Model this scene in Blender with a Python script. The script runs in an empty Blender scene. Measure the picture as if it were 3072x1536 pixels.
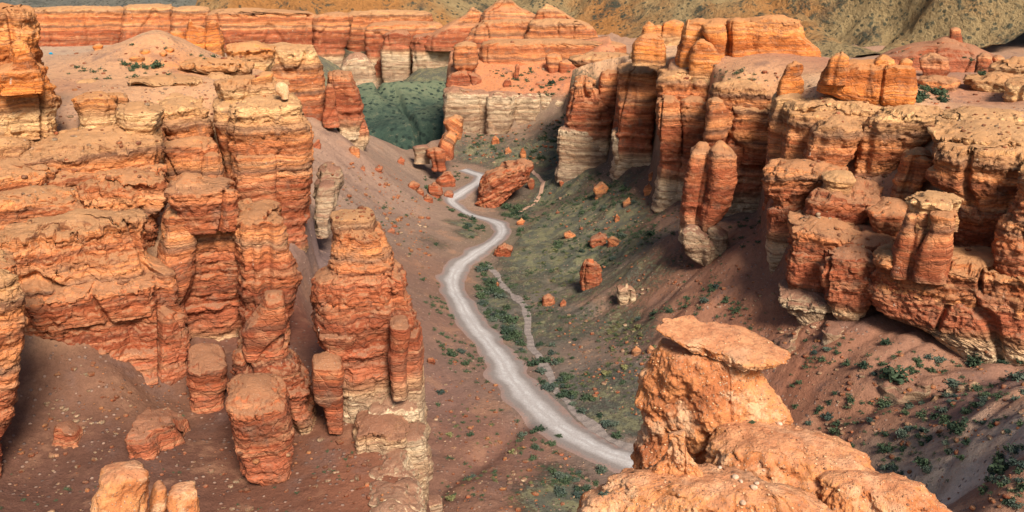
import bpy, math, random
import numpy as np
from mathutils import Vector, Matrix

# ------------------------------------------------------------------ camera, sky, sun, exposure
SC = bpy.context.scene
COL = SC.collection
H = 85.0                       # camera height above the canyon floor, metres
F = 887.0                      # focal length in pixels of a 1024 px wide frame
PITCH = math.radians(17.9)
cam_data = bpy.data.cameras.new('camera')
cam = bpy.data.objects.new('camera', cam_data)
COL.objects.link(cam)
cam_data.sensor_width = 36.0
cam_data.lens = 36.0 * F / 1024.0
cam_data.clip_start = 0.5
cam_data.clip_end = 12000.0
cam.location = (0, 0, H)
cam.rotation_euler = (math.pi / 2 - PITCH, 0, 0)
SC.camera = cam

SUN_EL, SUN_AZ = math.radians(42.0), math.radians(158.0)     # azimuth clockwise from +Y
world = bpy.data.worlds.new('World')
SC.world = world
world.use_nodes = True
wn, wl = world.node_tree.nodes, world.node_tree.links
for n in list(wn):
    wn.remove(n)
w_out = wn.new('ShaderNodeOutputWorld')
w_bg = wn.new('ShaderNodeBackground')
w_sky = wn.new('ShaderNodeTexSky')
w_sky.sky_type = 'NISHITA'
w_sky.sun_disc = False
w_sky.sun_elevation = SUN_EL
w_sky.sun_rotation = SUN_AZ
w_sky.air_density = 1.0
w_sky.dust_density = 2.0
w_sky.ozone_density = 1.0
w_bg.inputs['Strength'].default_value = 0.076
wl.new(w_sky.outputs[0], w_bg.inputs['Color'])
wl.new(w_bg.outputs[0], w_out.inputs['Surface'])

sun_data = bpy.data.lights.new('sun', 'SUN')
sun = bpy.data.objects.new('sun', sun_data)
COL.objects.link(sun)
sun_data.energy = 4.5
sun_data.angle = math.radians(18.0)
sun_data.color = (1.0, 0.88, 0.76)
sd = Vector((math.sin(SUN_AZ) * math.cos(SUN_EL), math.cos(SUN_AZ) * math.cos(SUN_EL), math.sin(SUN_EL)))
sun.rotation_euler = sd.to_track_quat('Z', 'Y').to_euler()
sun.location = (60, -60, 200)

SC.view_settings.view_transform = 'Standard'
SC.view_settings.look = 'None'
SC.view_settings.gamma = 1.0
SC.view_settings.exposure = 0.64

# ------------------------------------------------------------------ projection and noise helpers
def tdown(py):
    return np.tan(PITCH + np.arctan((np.asarray(py, float) - 256.0) / F))

def y_of(py, z):
    return (H - z) / tdown(py)

def x_of(px, y, z):
    return (np.asarray(px, float) - 512.0) / F * (y * math.cos(PITCH) + (H - z) * math.sin(PITCH))

def pt(px, py, z):
    y = float(y_of(py, z))
    return float(x_of(px, y, z)), y, z

def project(x, y, z):
    d = y * math.cos(PITCH) + (H - z) * math.sin(PITCH)
    v = y * math.sin(PITCH) - (H - z) * math.cos(PITCH)
    return 512 + F * x / d, 256 - F * v / d, d

def _hash(ix, iy, iz):
    n = (ix * 374761393 + iy * 668265263 + iz * 1274126177) & 0xFFFFFFFF
    n = ((n ^ (n >> 13)) * 1274126177) & 0xFFFFFFFF
    n = ((n ^ (n >> 16)) * 2246822519) & 0xFFFFFFFF
    return ((n >> 8) & 0xFFFF).astype(np.float32) / 32767.5 - 1.0

def vnoise(x, y, z):
    """smooth value noise, -1..1"""
    x = np.asarray(x, np.float64); y = np.asarray(y, np.float64); z = np.asarray(z, np.float64)
    x, y, z = np.broadcast_arrays(x, y, z)
    fx, fy, fz = np.floor(x), np.floor(y), np.floor(z)
    ix, iy, iz = fx.astype(np.int64), fy.astype(np.int64), fz.astype(np.int64)
    u, v, w = (x - fx).astype(np.float32), (y - fy).astype(np.float32), (z - fz).astype(np.float32)
    u = u * u * u * (u * (u * 6 - 15) + 10); v = v * v * v * (v * (v * 6 - 15) + 10); w = w * w * w * (w * (w * 6 - 15) + 10)
    def L(a, b, t): return a + (b - a) * t
    c00 = L(_hash(ix, iy, iz), _hash(ix + 1, iy, iz), u)
    c10 = L(_hash(ix, iy + 1, iz), _hash(ix + 1, iy + 1, iz), u)
    c01 = L(_hash(ix, iy, iz + 1), _hash(ix + 1, iy, iz + 1), u)
    c11 = L(_hash(ix, iy + 1, iz + 1), _hash(ix + 1, iy + 1, iz + 1), u)
    return L(L(c00, c10, v), L(c01, c11, v), w)

def fbm(x, y, z, octaves=4, gain=0.5):
    s, a, f = 0.0, 1.0, 1.0
    for k in range(octaves):
        s = s + a * vnoise(x * f + 17.3 * k, y * f - 9.1 * k, z * f + 5.7 * k)
        a *= gain; f *= 2.03
    return s

def smooth(a, b, x):
    t = np.clip((x - a) / (b - a), 0, 1)
    return t * t * (3 - 2 * t)

# the beds of the canyon: one sequence of hard and soft layers shared by every rock, by height
_rng = np.random.RandomState(11)
_zz = np.arange(-40, 120, 0.05)
_prot = np.zeros_like(_zz); _tone = np.zeros_like(_zz); _bulge = np.zeros_like(_zz)
_z = -40.0
while _z < 120:
    th = _rng.choice([0.22, 0.4, 0.7, 1.1, 1.8, 2.8], p=[.2, .24, .22, .17, .11, .06]) * _rng.uniform(.8, 1.25)
    m = (_zz >= _z) & (_zz < _z + th)
    _prot[m] = _rng.choice([_rng.uniform(-.45, .45), _rng.uniform(.7, 1.5), _rng.uniform(-1.7, -.8)], p=[.72, .14, .14])
    _tone[m] = _rng.uniform(-1, 1)
    uu = (_zz[m] - _z) / th
    _bulge[m] = (1 - np.abs(2 * uu - 1) ** 3) * min(1.0, th / 1.2)
    _z += th
_k = np.hanning(5); _k /= _k.sum()
_prot = np.convolve(_prot, _k, 'same')
_bulge = np.convolve(_bulge, _k, 'same')
_tone = np.convolve(_tone, _k, 'same')

def cells(x, y, z):
    """a constant value in every cell of a jittered lattice, -1..1: blocky breakage"""
    return _hash(np.floor(x).astype(np.int64), np.floor(y).astype(np.int64), np.floor(z).astype(np.int64))

# ------------------------------------------------------------------ materials
def nodes_of(name):
    m = bpy.data.materials.new(name)
    m.use_nodes = True
    nt = m.node_tree
    for n in list(nt.nodes):
        nt.nodes.remove(n)
    out = nt.nodes.new('ShaderNodeOutputMaterial')
    bs = nt.nodes.new('ShaderNodeBsdfPrincipled')
    nt.links.new(bs.outputs[0], out.inputs['Surface'])
    bs.inputs['Roughness'].default_value = 0.93
    bs.inputs['Specular IOR Level'].default_value = 0.15
    return m, nt, bs

class NT:
    def __init__(s, nt): s.nt = nt
    def link(s, a, sock):
        if isinstance(a, (int, float)): sock.default_value = a
        elif isinstance(a, tuple): sock.default_value = a if len(a) == 4 or sock.type == 'VECTOR' else (*a, 1)
        else: s.nt.links.new(a, sock)
    def math(s, op, a, b=0.0, c=None, clamp=False):
        n = s.nt.nodes.new('ShaderNodeMath'); n.operation = op; n.use_clamp = clamp
        s.link(a, n.inputs[0]); s.link(b, n.inputs[1])
        if c is not None: s.link(c, n.inputs[2])
        return n.outputs[0]
    def attr(s, name, out='Fac'):
        n = s.nt.nodes.new('ShaderNodeAttribute'); n.attribute_name = name
        return n.outputs[out]
    def pos(s): return s.nt.nodes.new('ShaderNodeNewGeometry').outputs['Position']
    def normal(s): return s.nt.nodes.new('ShaderNodeNewGeometry').outputs['Normal']
    def sep(s, v):
        n = s.nt.nodes.new('ShaderNodeSeparateXYZ'); s.link(v, n.inputs[0]); return n.outputs
    def comb(s, x, y, z):
        n = s.nt.nodes.new('ShaderNodeCombineXYZ')
        s.link(x, n.inputs[0]); s.link(y, n.inputs[1]); s.link(z, n.inputs[2]); return n.outputs[0]
    def noise(s, v, scale, detail=4, rough=0.55, out=0):
        n = s.nt.nodes.new('ShaderNodeTexNoise'); s.link(v, n.inputs['Vector'])
        n.inputs['Scale'].default_value = scale; n.inputs['Detail'].default_value = detail
        n.inputs['Roughness'].default_value = rough
        return n.outputs[out]
    def voronoi(s, v, scale, out='Distance', feature='F1'):
        n = s.nt.nodes.new('ShaderNodeTexVoronoi'); n.feature = feature; s.link(v, n.inputs['Vector'])
        n.inputs['Scale'].default_value = scale
        return n.outputs[out]
    def ramp(s, f, stops, interp='LINEAR'):
        n = s.nt.nodes.new('ShaderNodeValToRGB'); s.link(f, n.inputs[0])
        cr = n.color_ramp; cr.interpolation = interp
        while len(cr.elements) < len(stops): cr.elements.new(0.5)
        for e, (p, c) in zip(cr.elements, stops):
            e.position = p; e.color = (*c, 1) if len(c) == 3 else c
        return n.outputs[0]
    def step(s, f, a, b):
        n = s.nt.nodes.new('ShaderNodeMapRange'); n.interpolation_type = 'SMOOTHSTEP'
        s.link(f, n.inputs['Value']); n.inputs['From Min'].default_value = a; n.inputs['From Max'].default_value = b
        return n.outputs[0]
    def mix(s, f, a, b, mode='MIX'):
        n = s.nt.nodes.new('ShaderNodeMix'); n.data_type = 'RGBA'; n.blend_type = mode; n.clamp_factor = True
        s.link(f, n.inputs[0]); s.link(a, n.inputs[6]); s.link(b, n.inputs[7])
        return n.outputs[2]
    def bump(s, height, strength, dist, normal=None):
        n = s.nt.nodes.new('ShaderNodeBump'); s.link(height, n.inputs['Height'])
        n.inputs['Strength'].default_value = strength; n.inputs['Distance'].default_value = dist
        if normal is not None: s.link(normal, n.inputs['Normal'])
        return n.outputs[0]

def rock_material():
    m, nt, bs = nodes_of('layered_sandstone')
    N = NT(nt)
    P = N.pos(); x, y, z = N.sep(P)
    h = N.attr('h'); bed = N.attr('bed')
    big = N.noise(P, 0.09, 3)
    h2 = N.math('ADD', h, N.math('MULTIPLY', N.math('SUBTRACT', big, 0.5), 3.2))
    s = 1 / 90.0
    base = N.ramp(N.math('MULTIPLY', h2, s), [
        (0.0, (.31, .215, .145)), (14 * s, (.47, .34, .21)), (21 * s, (.55, .41, .26)), (24.5 * s, (.47, .28, .15)),
        (26.5 * s, (.40, .125, .058)), (30 * s, (.33, .088, .040)), (33 * s, (.44, .125, .052)), (35 * s, (.30, .082, .038)), (37 * s, (.48, .150, .060)),
        (40 * s, (.38, .105, .044)), (42.5 * s, (.54, .19, .072)), (43.6 * s, (.24, .115, .064)), (45 * s, (.57, .215, .078)), (48.5 * s, (.45, .140, .052)),
        (51 * s, (.60, .235, .083)), (52.6 * s, (.30, .165, .092)), (54 * s, (.60, .30, .12)), (57.5 * s, (.64, .385, .175)), (59.5 * s, (.46, .27, .13)),
        (61.5 * s, (.60, .25, .080)), (64 * s, (.65, .215, .050)), (68 * s, (.50, .155, .040)), (71 * s, (.66, .22, .052)), (76 * s, (.58, .24, .08)), (90 * s, (.54, .26, .12))])
    V = N.comb(N.math('MULTIPLY', x, .035), N.math('MULTIPLY', y, .035), h2)
    b1 = N.noise(V, 0.55, 5, .62)
    b2 = N.noise(V, 2.6, 4, .65)
    b3 = N.noise(V, 1.15, 2, .5)
    b4 = N.noise(N.comb(N.math('MULTIPLY', x, .12), N.math('MULTIPLY', y, .12), N.math('MULTIPLY', h2, 5.5)), 1.0, 2, .6)
    lam = N.math('MULTIPLY_ADD', b4, 1.1, .45)
    base = N.mix(1.0, base, N.comb(lam, lam, lam), 'MULTIPLY')
    col = N.mix(N.math('MULTIPLY', N.step(b1, .54, .64), .52), base, (.150, .072, .042))
    col = N.mix(N.math('MULTIPLY', N.step(b1, .46, .37), .30), col, (.62, .36, .18))
    col = N.mix(N.math('MULTIPLY', N.step(b3, .58, .64), .42), col, (.17, .075, .042))
    col = N.mix(N.math('MULTIPLY', N.step(b3, .40, .34), .24), col, (.68, .40, .21))
    col = N.mix(N.math('MULTIPLY', N.step(b2, .54, .64), .55), col, (.22, .085, .048))
    tone = N.math('MULTIPLY_ADD', bed, .30, .98)
    col = N.mix(1.0, col, N.comb(tone, N.math('POWER', tone, 1.25), N.math('POWER', tone, 1.3)), 'MULTIPLY')
    # weathered grey-brown skins and paler patches
    mo = N.noise(P, .33, 6, .62)
    col = N.mix(N.math('MULTIPLY', N.step(mo, .53, .70), .55), col, (.20, .125, .082))
    col = N.mix(N.math('MULTIPLY', N.step(mo, .46, .32), .28), col, (.60, .33, .17))
    gr = N.noise(P, 2.4, 5, .7)
    g = N.math('MULTIPLY_ADD', gr, .95, .53)
    col = N.mix(1.0, col, N.comb(g, g, g), 'MULTIPLY')
    # pale mineral streaks and dark varnish running down the faces
    S = N.comb(N.math('MULTIPLY', x, .9), N.math('MULTIPLY', y, .9), N.math('MULTIPLY', z, .10))
    st = N.noise(S, 1.0, 4, .6)
    fine = N.noise(P, 1.1, 2)
    col = N.mix(N.math('MULTIPLY', N.step(st, .68, .73), N.step(fine, .48, .6)), col, (.66, .50, .37))
    col = N.mix(N.math('MULTIPLY', N.step(st, .36, .28), .45), col, (.15, .075, .05))
    # dust and sand lying on everything that faces up
    nz = N.sep(N.normal())[2]
    du = N.step(N.math('ADD', nz, N.math('MULTIPLY', N.math('SUBTRACT', gr, .5), .5)), .50, .80)
    dcol = N.ramp(N.math('MULTIPLY', h, s), [(10 * s, (.25, .118, .076)), (30 * s, (.32, .155, .088)), (46 * s, (.42, .205, .094)), (58 * s, (.48, .262, .118)), (70 * s, (.53, .245, .095))])
    sp = N.noise(P, 5.0, 3, .7)
    dcol = N.mix(N.step(sp, .60, .72), dcol, (.58, .44, .33))
    dcol = N.mix(N.math('MULTIPLY', N.step(sp, .40, .30), .6), dcol, (.17, .10, .075))
    col = N.mix(N.math('MULTIPLY', du, .85), col, dcol)
    N.link(col, bs.inputs['Base Color'])
    hb = N.math('ADD', N.math('MULTIPLY', b1, .5), N.math('ADD', N.math('MULTIPLY', b2, .45), N.math('MULTIPLY', gr, .45)))
    hb = N.math('ADD', hb, N.math('MULTIPLY', b4, .30))
    fine2 = N.noise(P, 5.0, 6, .75)
    crk = N.voronoi(N.comb(x, y, N.math('MULTIPLY', h2, 1.8)), .55, feature='DISTANCE_TO_EDGE')
    hb = N.math('ADD', hb, N.math('MULTIPLY', fine2, .40))
    hb = N.math('ADD', hb, N.math('MULTIPLY', N.math('MULTIPLY', N.step(crk, .0, .09), N.math('SUBTRACT', 1.0, du)), .22))
    N.link(N.bump(hb, 1.0, .60), bs.inputs['Normal'])
    return m

def earth_material():
    """the crumbly pebbly orange earth of the foreground hoodoo"""
    m, nt, bs = nodes_of('pebbly_orange_earth')
    N = NT(nt)
    P = N.pos()
    a = N.noise(P, .55, 5, .6)
    col = N.ramp(a, [(.30, (.33, .11, .045)), (.44, (.50, .185, .068)), (.57, (.58, .25, .095)), (.74, (.64, .35, .17))])
    b = N.noise(P, 3.0, 6, .7)
    b2 = N.noise(P, 22.0, 4, .75)
    g = N.math('ADD', N.math('MULTIPLY', b, .9), N.math('MULTIPLY_ADD', b2, .9, .12))
    col = N.mix(1.0, col, N.comb(g, g, g), 'MULTIPLY')
    pe = N.voronoi(P, 11.0); pc = N.voronoi(P, 11.0, 'Color')
    r = N.sep(pc)[0]
    peb = N.math('MULTIPLY', N.step(pe, .32, .22), N.step(r, .62, .70))
    col = N.mix(N.math('MULTIPLY', peb, .8), col, N.mix(N.sep(pc)[1], (.72, .52, .36), (.22, .11, .07)))
    pe2 = N.voronoi(P, 30.0); pc2 = N.sep(N.voronoi(P, 30.0, 'Color'))[0]
    peb2 = N.math('MULTIPLY', N.step(pe2, .34, .2), N.step(pc2, .66, .72))
    col = N.mix(N.math('MULTIPLY', peb2, .55), col, (.70, .50, .34))
    pt3 = N.noise(P, .8, 4, .65)
    col = N.mix(N.math('MULTIPLY', N.step(pt3, .52, .64), .6), col, (.74, .50, .30))
    col = N.mix(N.math('MULTIPLY', N.step(pt3, .44, .34), .5), col, (.30, .115, .055))
    nz = N.sep(N.normal())[2]
    du = N.math('MULTIPLY', N.step(nz, .60, .88), .65)
    col = N.mix(du, col, N.mix(N.step(b, .42, .6), (.47, .205, .105), (.60, .30, .155)))
    N.link(col, bs.inputs['Base Color'])
    hb = N.math('ADD', N.math('MULTIPLY', b, .6), N.math('ADD', N.math('MULTIPLY', peb, .22), N.math('MULTIPLY', peb2, .10)))
    hb = N.math('ADD', hb, N.math('MULTIPLY', N.noise(P, 14.0, 4, .7), .25))
    N.link(N.bump(hb, 1.0, .22), bs.inputs['Normal'])
    return m

def pale_material(name, c1, c2):
    m, nt, bs = nodes_of(name)
    N = NT(nt); P = N.pos()
    b = N.noise(P, 3.5, 6, .7)
    col = N.mix(N.step(b, .35, .65), c1, c2)
    N.link(col, bs.inputs['Base Color'])
    N.link(N.bump(b, .9, .1), bs.inputs['Normal'])
    return m

def ground_material():
    m, nt, bs = nodes_of('canyon_soil')
    N = NT(nt); P = N.pos()
    soil = N.attr('soil', 'Color')
    veg = N.attr('veg')
    a = N.noise(P, .12, 6, .65); b = N.noise(P, .9, 6, .7); c = N.noise(P, 4.0, 4, .7)
    col = N.mix(N.math('MULTIPLY', N.step(a, .52, .68), .55), soil, (.155, .095, .075))
    col = N.mix(N.math('MULTIPLY', N.step(a, .47, .34), .40), col, (.34, .18, .105))
    # low scrub as broken tufts of ground cover
    v = N.math('ADD', veg, N.math('MULTIPLY', N.math('SUBTRACT', b, .5), 1.3))
    v = N.math('ADD', v, N.math('MULTIPLY', N.math('SUBTRACT', c, .5), .8))
    vf = N.step(v, .38, .66)
    vcol = N.mix(N.step(N.noise(P, .25, 4, .6), .42, .62), (.080, .088, .064), (.165, .160, .085))
    col = N.mix(N.math('MULTIPLY', vf, .85), col, vcol)
    d = N.noise(P, 11.0, 3, .7)
    g = N.math('ADD', N.math('MULTIPLY', b, .8), N.math('ADD', N.math('MULTIPLY_ADD', c, .9, -.05), N.math('MULTIPLY', d, .45)))
    col = N.mix(1.0, col, N.comb(g, g, g), 'MULTIPLY')
    # scattered stones
    pv = N.voronoi(P, 1.15); pr = N.sep(N.voronoi(P, 1.15, 'Color'))
    st = N.math('MULTIPLY', N.step(pv, .34, .22), N.step(pr[0], .66, .70))
    col = N.mix(N.math('MULTIPLY', st, .8), col, N.mix(pr[1], (.44, .29, .21), (.10, .075, .068)))
    N.link(col, bs.inputs['Base Color'])
    hb = N.math('ADD', N.math('MULTIPLY', b, .7), N.math('ADD', N.math('MULTIPLY', c, .3), N.math('MULTIPLY', N.math('ADD', st, vf), .3)))
    N.link(N.bump(hb, 1.0, .62), bs.inputs['Normal'])
    return m

def road_material():
    m, nt, bs = nodes_of('pale_gravel_track')
    N = NT(nt); P = N.pos()
    u = N.attr('across')          # -1..1 over the width
    nz = N.noise(P, .35, 5, .65); fz = N.noise(P, 3.0, 5, .7)
    uu = N.math('ADD', u, N.math('MULTIPLY', N.math('SUBTRACT', nz, .5), .35))
    au = N.math('ABSOLUTE', uu)
    rut = N.math('MULTIPLY', N.step(N.math('ABSOLUTE', N.math('SUBTRACT', au, .17)), .13, .03), N.math('MULTIPLY', N.step(N.noise(P, .22, 4, .7), .36, .62), N.math('MULTIPLY_ADD', fz, 1.0, .25)))
    wide = N.step(au, .62, .30)
    col = N.mix(wide, (.19, .165, .15), (.33, .31, .295))
    col = N.mix(N.math('MULTIPLY', rut, .8), col, (.46, .455, .445))
    edge = N.step(N.math('ADD', au, N.math('ADD', N.math('MULTIPLY', N.math('SUBTRACT', fz, .5), .7), N.math('MULTIPLY', N.math('SUBTRACT', nz, .5), .9))), .70, .92)
    col = N.mix(edge, col, (.225, .155, .13))
    g = N.math('MULTIPLY_ADD', fz, .9, .55)
    col = N.mix(1.0, col, N.comb(g, g, g), 'MULTIPLY')
    N.link(col, bs.inputs['Base Color'])
    N.link(N.bump(fz, .6, .12), bs.inputs['Normal'])
    return m

def mountain_material(name, cA, cB, cShade, veg):
    m, nt, bs = nodes_of(name)
    N = NT(nt); P = N.pos()
    a = N.noise(P, .006, 7, .65); b = N.noise(P, .03, 7, .7); c = N.noise(P, .17, 5, .75)
    col = N.mix(N.step(a, .42, .58), cA, cB)
    col = N.mix(N.math('MULTIPLY', N.step(b, .53, .68), .8), col, cShade)  # shadow patches of the slopes painted as a dark third colour
    sc = N.math('ADD', N.math('MULTIPLY', c, .6), N.math('MULTIPLY', b, .4))
    col = N.mix(N.math('MULTIPLY', N.step(sc, .52, .60), veg), col, (.050, .062, .045))
    vo = N.voronoi(P, .24); vr = N.sep(N.voronoi(P, .24, 'Color'))[0]
    col = N.mix(N.math('MULTIPLY', N.step(vo, .36, .26), N.math('MULTIPLY', N.step(N.math('ADD', vr, N.math('MULTIPLY', N.math('SUBTRACT', a, .5), 1.6)), .45, .55), .8)), col, (.060, .066, .045))
    g = N.math('MULTIPLY_ADD', c, 1.2, .4)
    col = N.mix(1.0, col, N.comb(g, g, g), 'MULTIPLY')
    N.link(col, bs.inputs['Base Color'])
    N.link(N.bump(N.math('ADD', b, N.math('MULTIPLY', c, .6)), 1.0, 14.0), bs.inputs['Normal'])
    return m

def leaf_material(name, c1, c2):
    m, nt, bs = nodes_of(name)
    N = NT(nt); P = N.pos()
    oi = nt.nodes.new('ShaderNodeObjectInfo').outputs['Random']
    b = N.noise(P, 2.5, 3, .6)
    f = N.math('ADD', N.math('MULTIPLY', b, .7), N.math('MULTIPLY', oi, .45))
    N.link(N.mix(N.step(f, .25, .85), c1, c2), bs.inputs['Base Color'])
    return m

M_ROCK = rock_material()
M_EARTH = earth_material()
M_PALE = pale_material('pale_crumbly_lime', (.54, .29, .13), (.70, .46, .26))
M_GROUND = ground_material()
M_ROAD = road_material()
M_LEAF = leaf_material('shrub_leaves', (.026, .046, .030), (.070, .100, .050))
M_LEAF_DRY = leaf_material('dry_shrub_leaves', (.10, .105, .045), (.21, .20, .085))
M_LEAF_BLUE = leaf_material('grey_green_leaves', (.040, .062, .052), (.095, .120, .085))
M_TWIG = pale_material('shrub_twigs', (.09, .06, .04), (.16, .11, .075))
M_MOUNT = mountain_material('ochre_mountain_rock', (.44, .20, .062), (.36, .26, .125), (.11, .075, .05), .85)
M_MOUNT_HAZY = mountain_material('hazy_mountain_rock', (.13, .15, .14), (.20, .19, .15), (.07, .085, .09), .5)  # bluish haze of distance put into the rock colour

# ------------------------------------------------------------------ object helpers
def tag(o, label=None, cat=None, group=None, kind=None):
    if label: o['label'] = label
    if cat: o['category'] = cat
    if group: o['group'] = group
    if kind: o['kind'] = kind
    return o

def mesh_from(name, V, Q, mat, attrs=None, parent=None, origin=None, smooth_shade=True, tris=None):
    """V (n,3) world points, Q (m,4) quads"""
    if origin is None:
        origin = np.zeros(3)
    me = bpy.data.meshes.new(name)
    Vl = (V - np.asarray(origin)).astype(np.float32)
    me.vertices.add(len(Vl))
    me.vertices.foreach_set('co', Vl.ravel())
    nq = len(Q); nt_ = 0 if tris is None else len(tris)
    loops = Q.astype(np.int32).ravel()
    if nt_:
        loops = np.concatenate([loops, np.asarray(tris, np.int32).ravel()])
    me.loops.add(len(loops))
    me.loops.foreach_set('vertex_index', loops)
    me.polygons.add(nq + nt_)
    st = np.concatenate([np.arange(nq) * 4, nq * 4 + np.arange(nt_) * 3]).astype(np.int32)
    me.polygons.foreach_set('loop_start', st)
    if smooth_shade:
        me.polygons.foreach_set('use_smooth', np.ones(nq + nt_, bool))
    for k, v in (attrs or {}).items():
        if v.ndim == 2:
            at = me.attributes.new(k, 'FLOAT_COLOR', 'POINT')
            at.data.foreach_set('color', v.astype(np.float32).ravel())
        else:
            at = me.attributes.new(k, 'FLOAT', 'POINT')
            at.data.foreach_set('value', v.astype(np.float32))
    me.update(calc_edges=True)
    me.validate()
    me.materials.append(mat)
    o = bpy.data.objects.new(name, me)
    COL.objects.link(o)
    if parent is not None:
        o.parent = parent
        o.location = Vector(origin) - parent.location
    else:
        o.location = Vector([float(q) for q in origin])
    return o

def block(rows, Y, depth=None, p=4.0, tilt=0.0, dome=None, amp=1.0, hoff=0.0, ext=4.0, taper=0.5, joints=1.0,
          seed=0, hdir=None, ds=None, earth=False, round_top=None, lean=0.0, crack=1.0, sag=0.0, top_at=1.5, roll=0.0, pitch=0.0):
    """a rock body grown from its outline: rows = (py, left, right) read at distance Y. Returns V, Q, attrs."""
    rows = sorted(rows)
    if p < 4.2 and not earth and (rows[-1][2] - rows[-1][1]) > 14: p = p + .9
    r = np.array(rows, float)
    dcam = Y / math.cos(PITCH)
    px2m = dcam / F
    wmax = (r[:, 2] - r[:, 1]).max() * px2m
    dh = depth if depth is not None else wmax * 0.42
    Ye = Y + 0.4 * dh
    Yc = Y + dh
    z = H - tdown(r[:, 0]) * Ye
    if lean:
        tl = tdown(r[:, 0]); z = (H - tl * Ye + tl * lean * z[-1]) / (1 + tl * lean)
    t0 = float(tdown(r[0, 0])); zt = (H - t0 * (Y + top_at * dh) + t0 * lean * z[-1]) / (1 + t0 * lean)     # the skyline is the far rim of the top
    xl = x_of(r[:, 1], Ye, z); xr = x_of(r[:, 2], Ye, z)
    keep = z < zt - 0.02 * (zt - z[-1])
    keep[-1] = True
    fi = int(np.argmax(keep))
    wtop = 0.5 if fi > 1 else 1.0
    xl0 = xl[0] if fi <= 1 else xl[fi - 1]; xr0 = xr[0] if fi <= 1 else xr[fi - 1]
    z = np.concatenate([[zt], z[keep]]); xl = np.concatenate([[xl0], xl[keep]]); xr = np.concatenate([[xr0], xr[keep]])
    zb = z[-1]
    step = ds if ds else max(0.05, 1.25 * px2m)
    n_lev = int(np.clip((zt - zb + ext) / step, 10, 330))
    zl = np.linspace(zb - ext, zt, n_lev)
    L = np.interp(zl, z[::-1], xl[::-1]); R = np.interp(zl, z[::-1], xr[::-1])
    kk = max(1, int(0.018 * n_lev)); kern = np.hanning(2 * kk + 3); kern /= kern.sum()
    pad = len(kern) // 2
    L = np.convolve(np.pad(L, pad, 'edge'), kern, 'valid'); R = np.convolve(np.pad(R, pad, 'edge'), kern, 'valid')
    hx = np.maximum((R - L) / 2, 0.02); cx = (R + L) / 2
    dl = dh * ((1 - taper) + taper * hx / hx.max())
    # round the top shoulder
    rt = round_top if round_top is not None else min(.7, 0.08 * (zt - zb) + 0.05, 0.25 * hx[-1])
    s = np.clip((zl - (zt - rt)) / rt, 0, 1)
    ins = rt * 0.8 * (1 - np.sqrt(np.clip(1 - s * s, 0, 1)))
    hx_i = np.maximum(hx - ins, .3 * hx); dl_i = np.maximum(dl - ins, .3 * dl)
    # perimeter sampling: front side denser than the back
    a = np.linspace(0, 2 * np.pi, 4001)[:-1]
    ca, sa = np.cos(a), np.sin(a)
    rad = (np.abs(ca) ** p + np.abs(sa) ** p) ** (-1 / p)
    ux, uy = rad * ca, rad * sa
    seg = np.hypot(np.diff(np.append(ux, ux[0])) * hx.max(), np.diff(np.append(uy, uy[0])) * dh)
    wgt = seg * np.where(uy < 0.15, 1.0, 0.4)
    cum = np.concatenate([[0], np.cumsum(wgt)])
    n_ang = int(np.clip(cum[-1] / step, 24, 620))
    idx = np.interp(np.linspace(0, cum[-1], n_ang + 1)[:-1], cum, np.arange(len(cum)))
    aa = idx / 4000 * 2 * np.pi
    ca, sa = np.cos(aa), np.sin(aa)
    rad = (np.abs(ca) ** p + np.abs(sa) ** p) ** (-1 / p)
    ux, uy = rad * ca, rad * sa
    nx = np.sign(ca) * np.abs(ux) ** (p - 1) / hx.max(); ny = np.sign(sa) * np.abs(uy) ** (p - 1) / dh
    nl = np.hypot(nx, ny) + 1e-9; nx, ny = nx / nl, ny / nl
    n_cap = int(np.clip(min(hx[-1], dl[-1]) / step * 1.1, 5, 60))
    X = [cx[:, None] + hx_i[:, None] * ux[None]]
    Yg = [Yc + dl_i[:, None] * uy[None] + 0 * X[0]]
    Z = [zl[:, None] + 0 * X[0]]
    cr = 1 - np.linspace(0, 1, n_cap + 1)[1:] * 0.985
    X.append(cx[-1] + hx_i[-1] * cr[:, None] * ux[None])
    Yg.append(Yc + dl_i[-1] * cr[:, None] * uy[None])
    dm = dome if dome is not None else min(0.5, 0.06 * hx[-1])
    Z.append(zt + dm * (1 - cr[:, None] ** 2) + 0 * X[1])
    capw = np.concatenate([np.ones(n_lev), cr])[:, None]
    X = np.concatenate(X); Yg = np.concatenate(Yg); Z = np.concatenate(Z)
    # the body squarely faces the viewpoint: turn it about its own middle
    cm = float((cx * 1.0).mean()); phi = math.atan2(cm, Ye)
    cphi, sphi = math.cos(phi), math.sin(phi)
    lx, ly = (X - cm) * cphi, Yg - Ye
    X = cm + lx * cphi + ly * sphi
    Yg = Ye - lx * sphi + ly * cphi
    nx, ny = nx * cphi + ny * sphi, -nx * sphi + ny * cphi
    if lean:
        Yg = Yg + lean * np.maximum(Z - zb, 0)
    size = min(hx.max(), dh)
    hs = max(size, .5)
    A = amp * (min(0.85, 0.10 * hs + 0.02) if earth else min(0.85, 0.125 * hs + 0.03))
    k = 1.0 if not earth else 5.0                      # the foreground is ten times nearer: finer relief
    sx = seed * 13.7
    # wide irregularity of the plan
    low = fbm(X / (1.2 * hs) + sx, Yg / (1.2 * hs), Z / (3.0 * hs), 3)
    disp = 0.11 * hs * low * amp - .35 * A
    warp = fbm(X * .05 * k, Yg * .05 * k, Z * .05 * k, 2)
    hh = (Z if hdir is None else (X - cx.mean()) * hdir[0] + (Yg - Yc) * hdir[1] + (Z - zb) * hdir[2] + zb) + hoff
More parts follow.
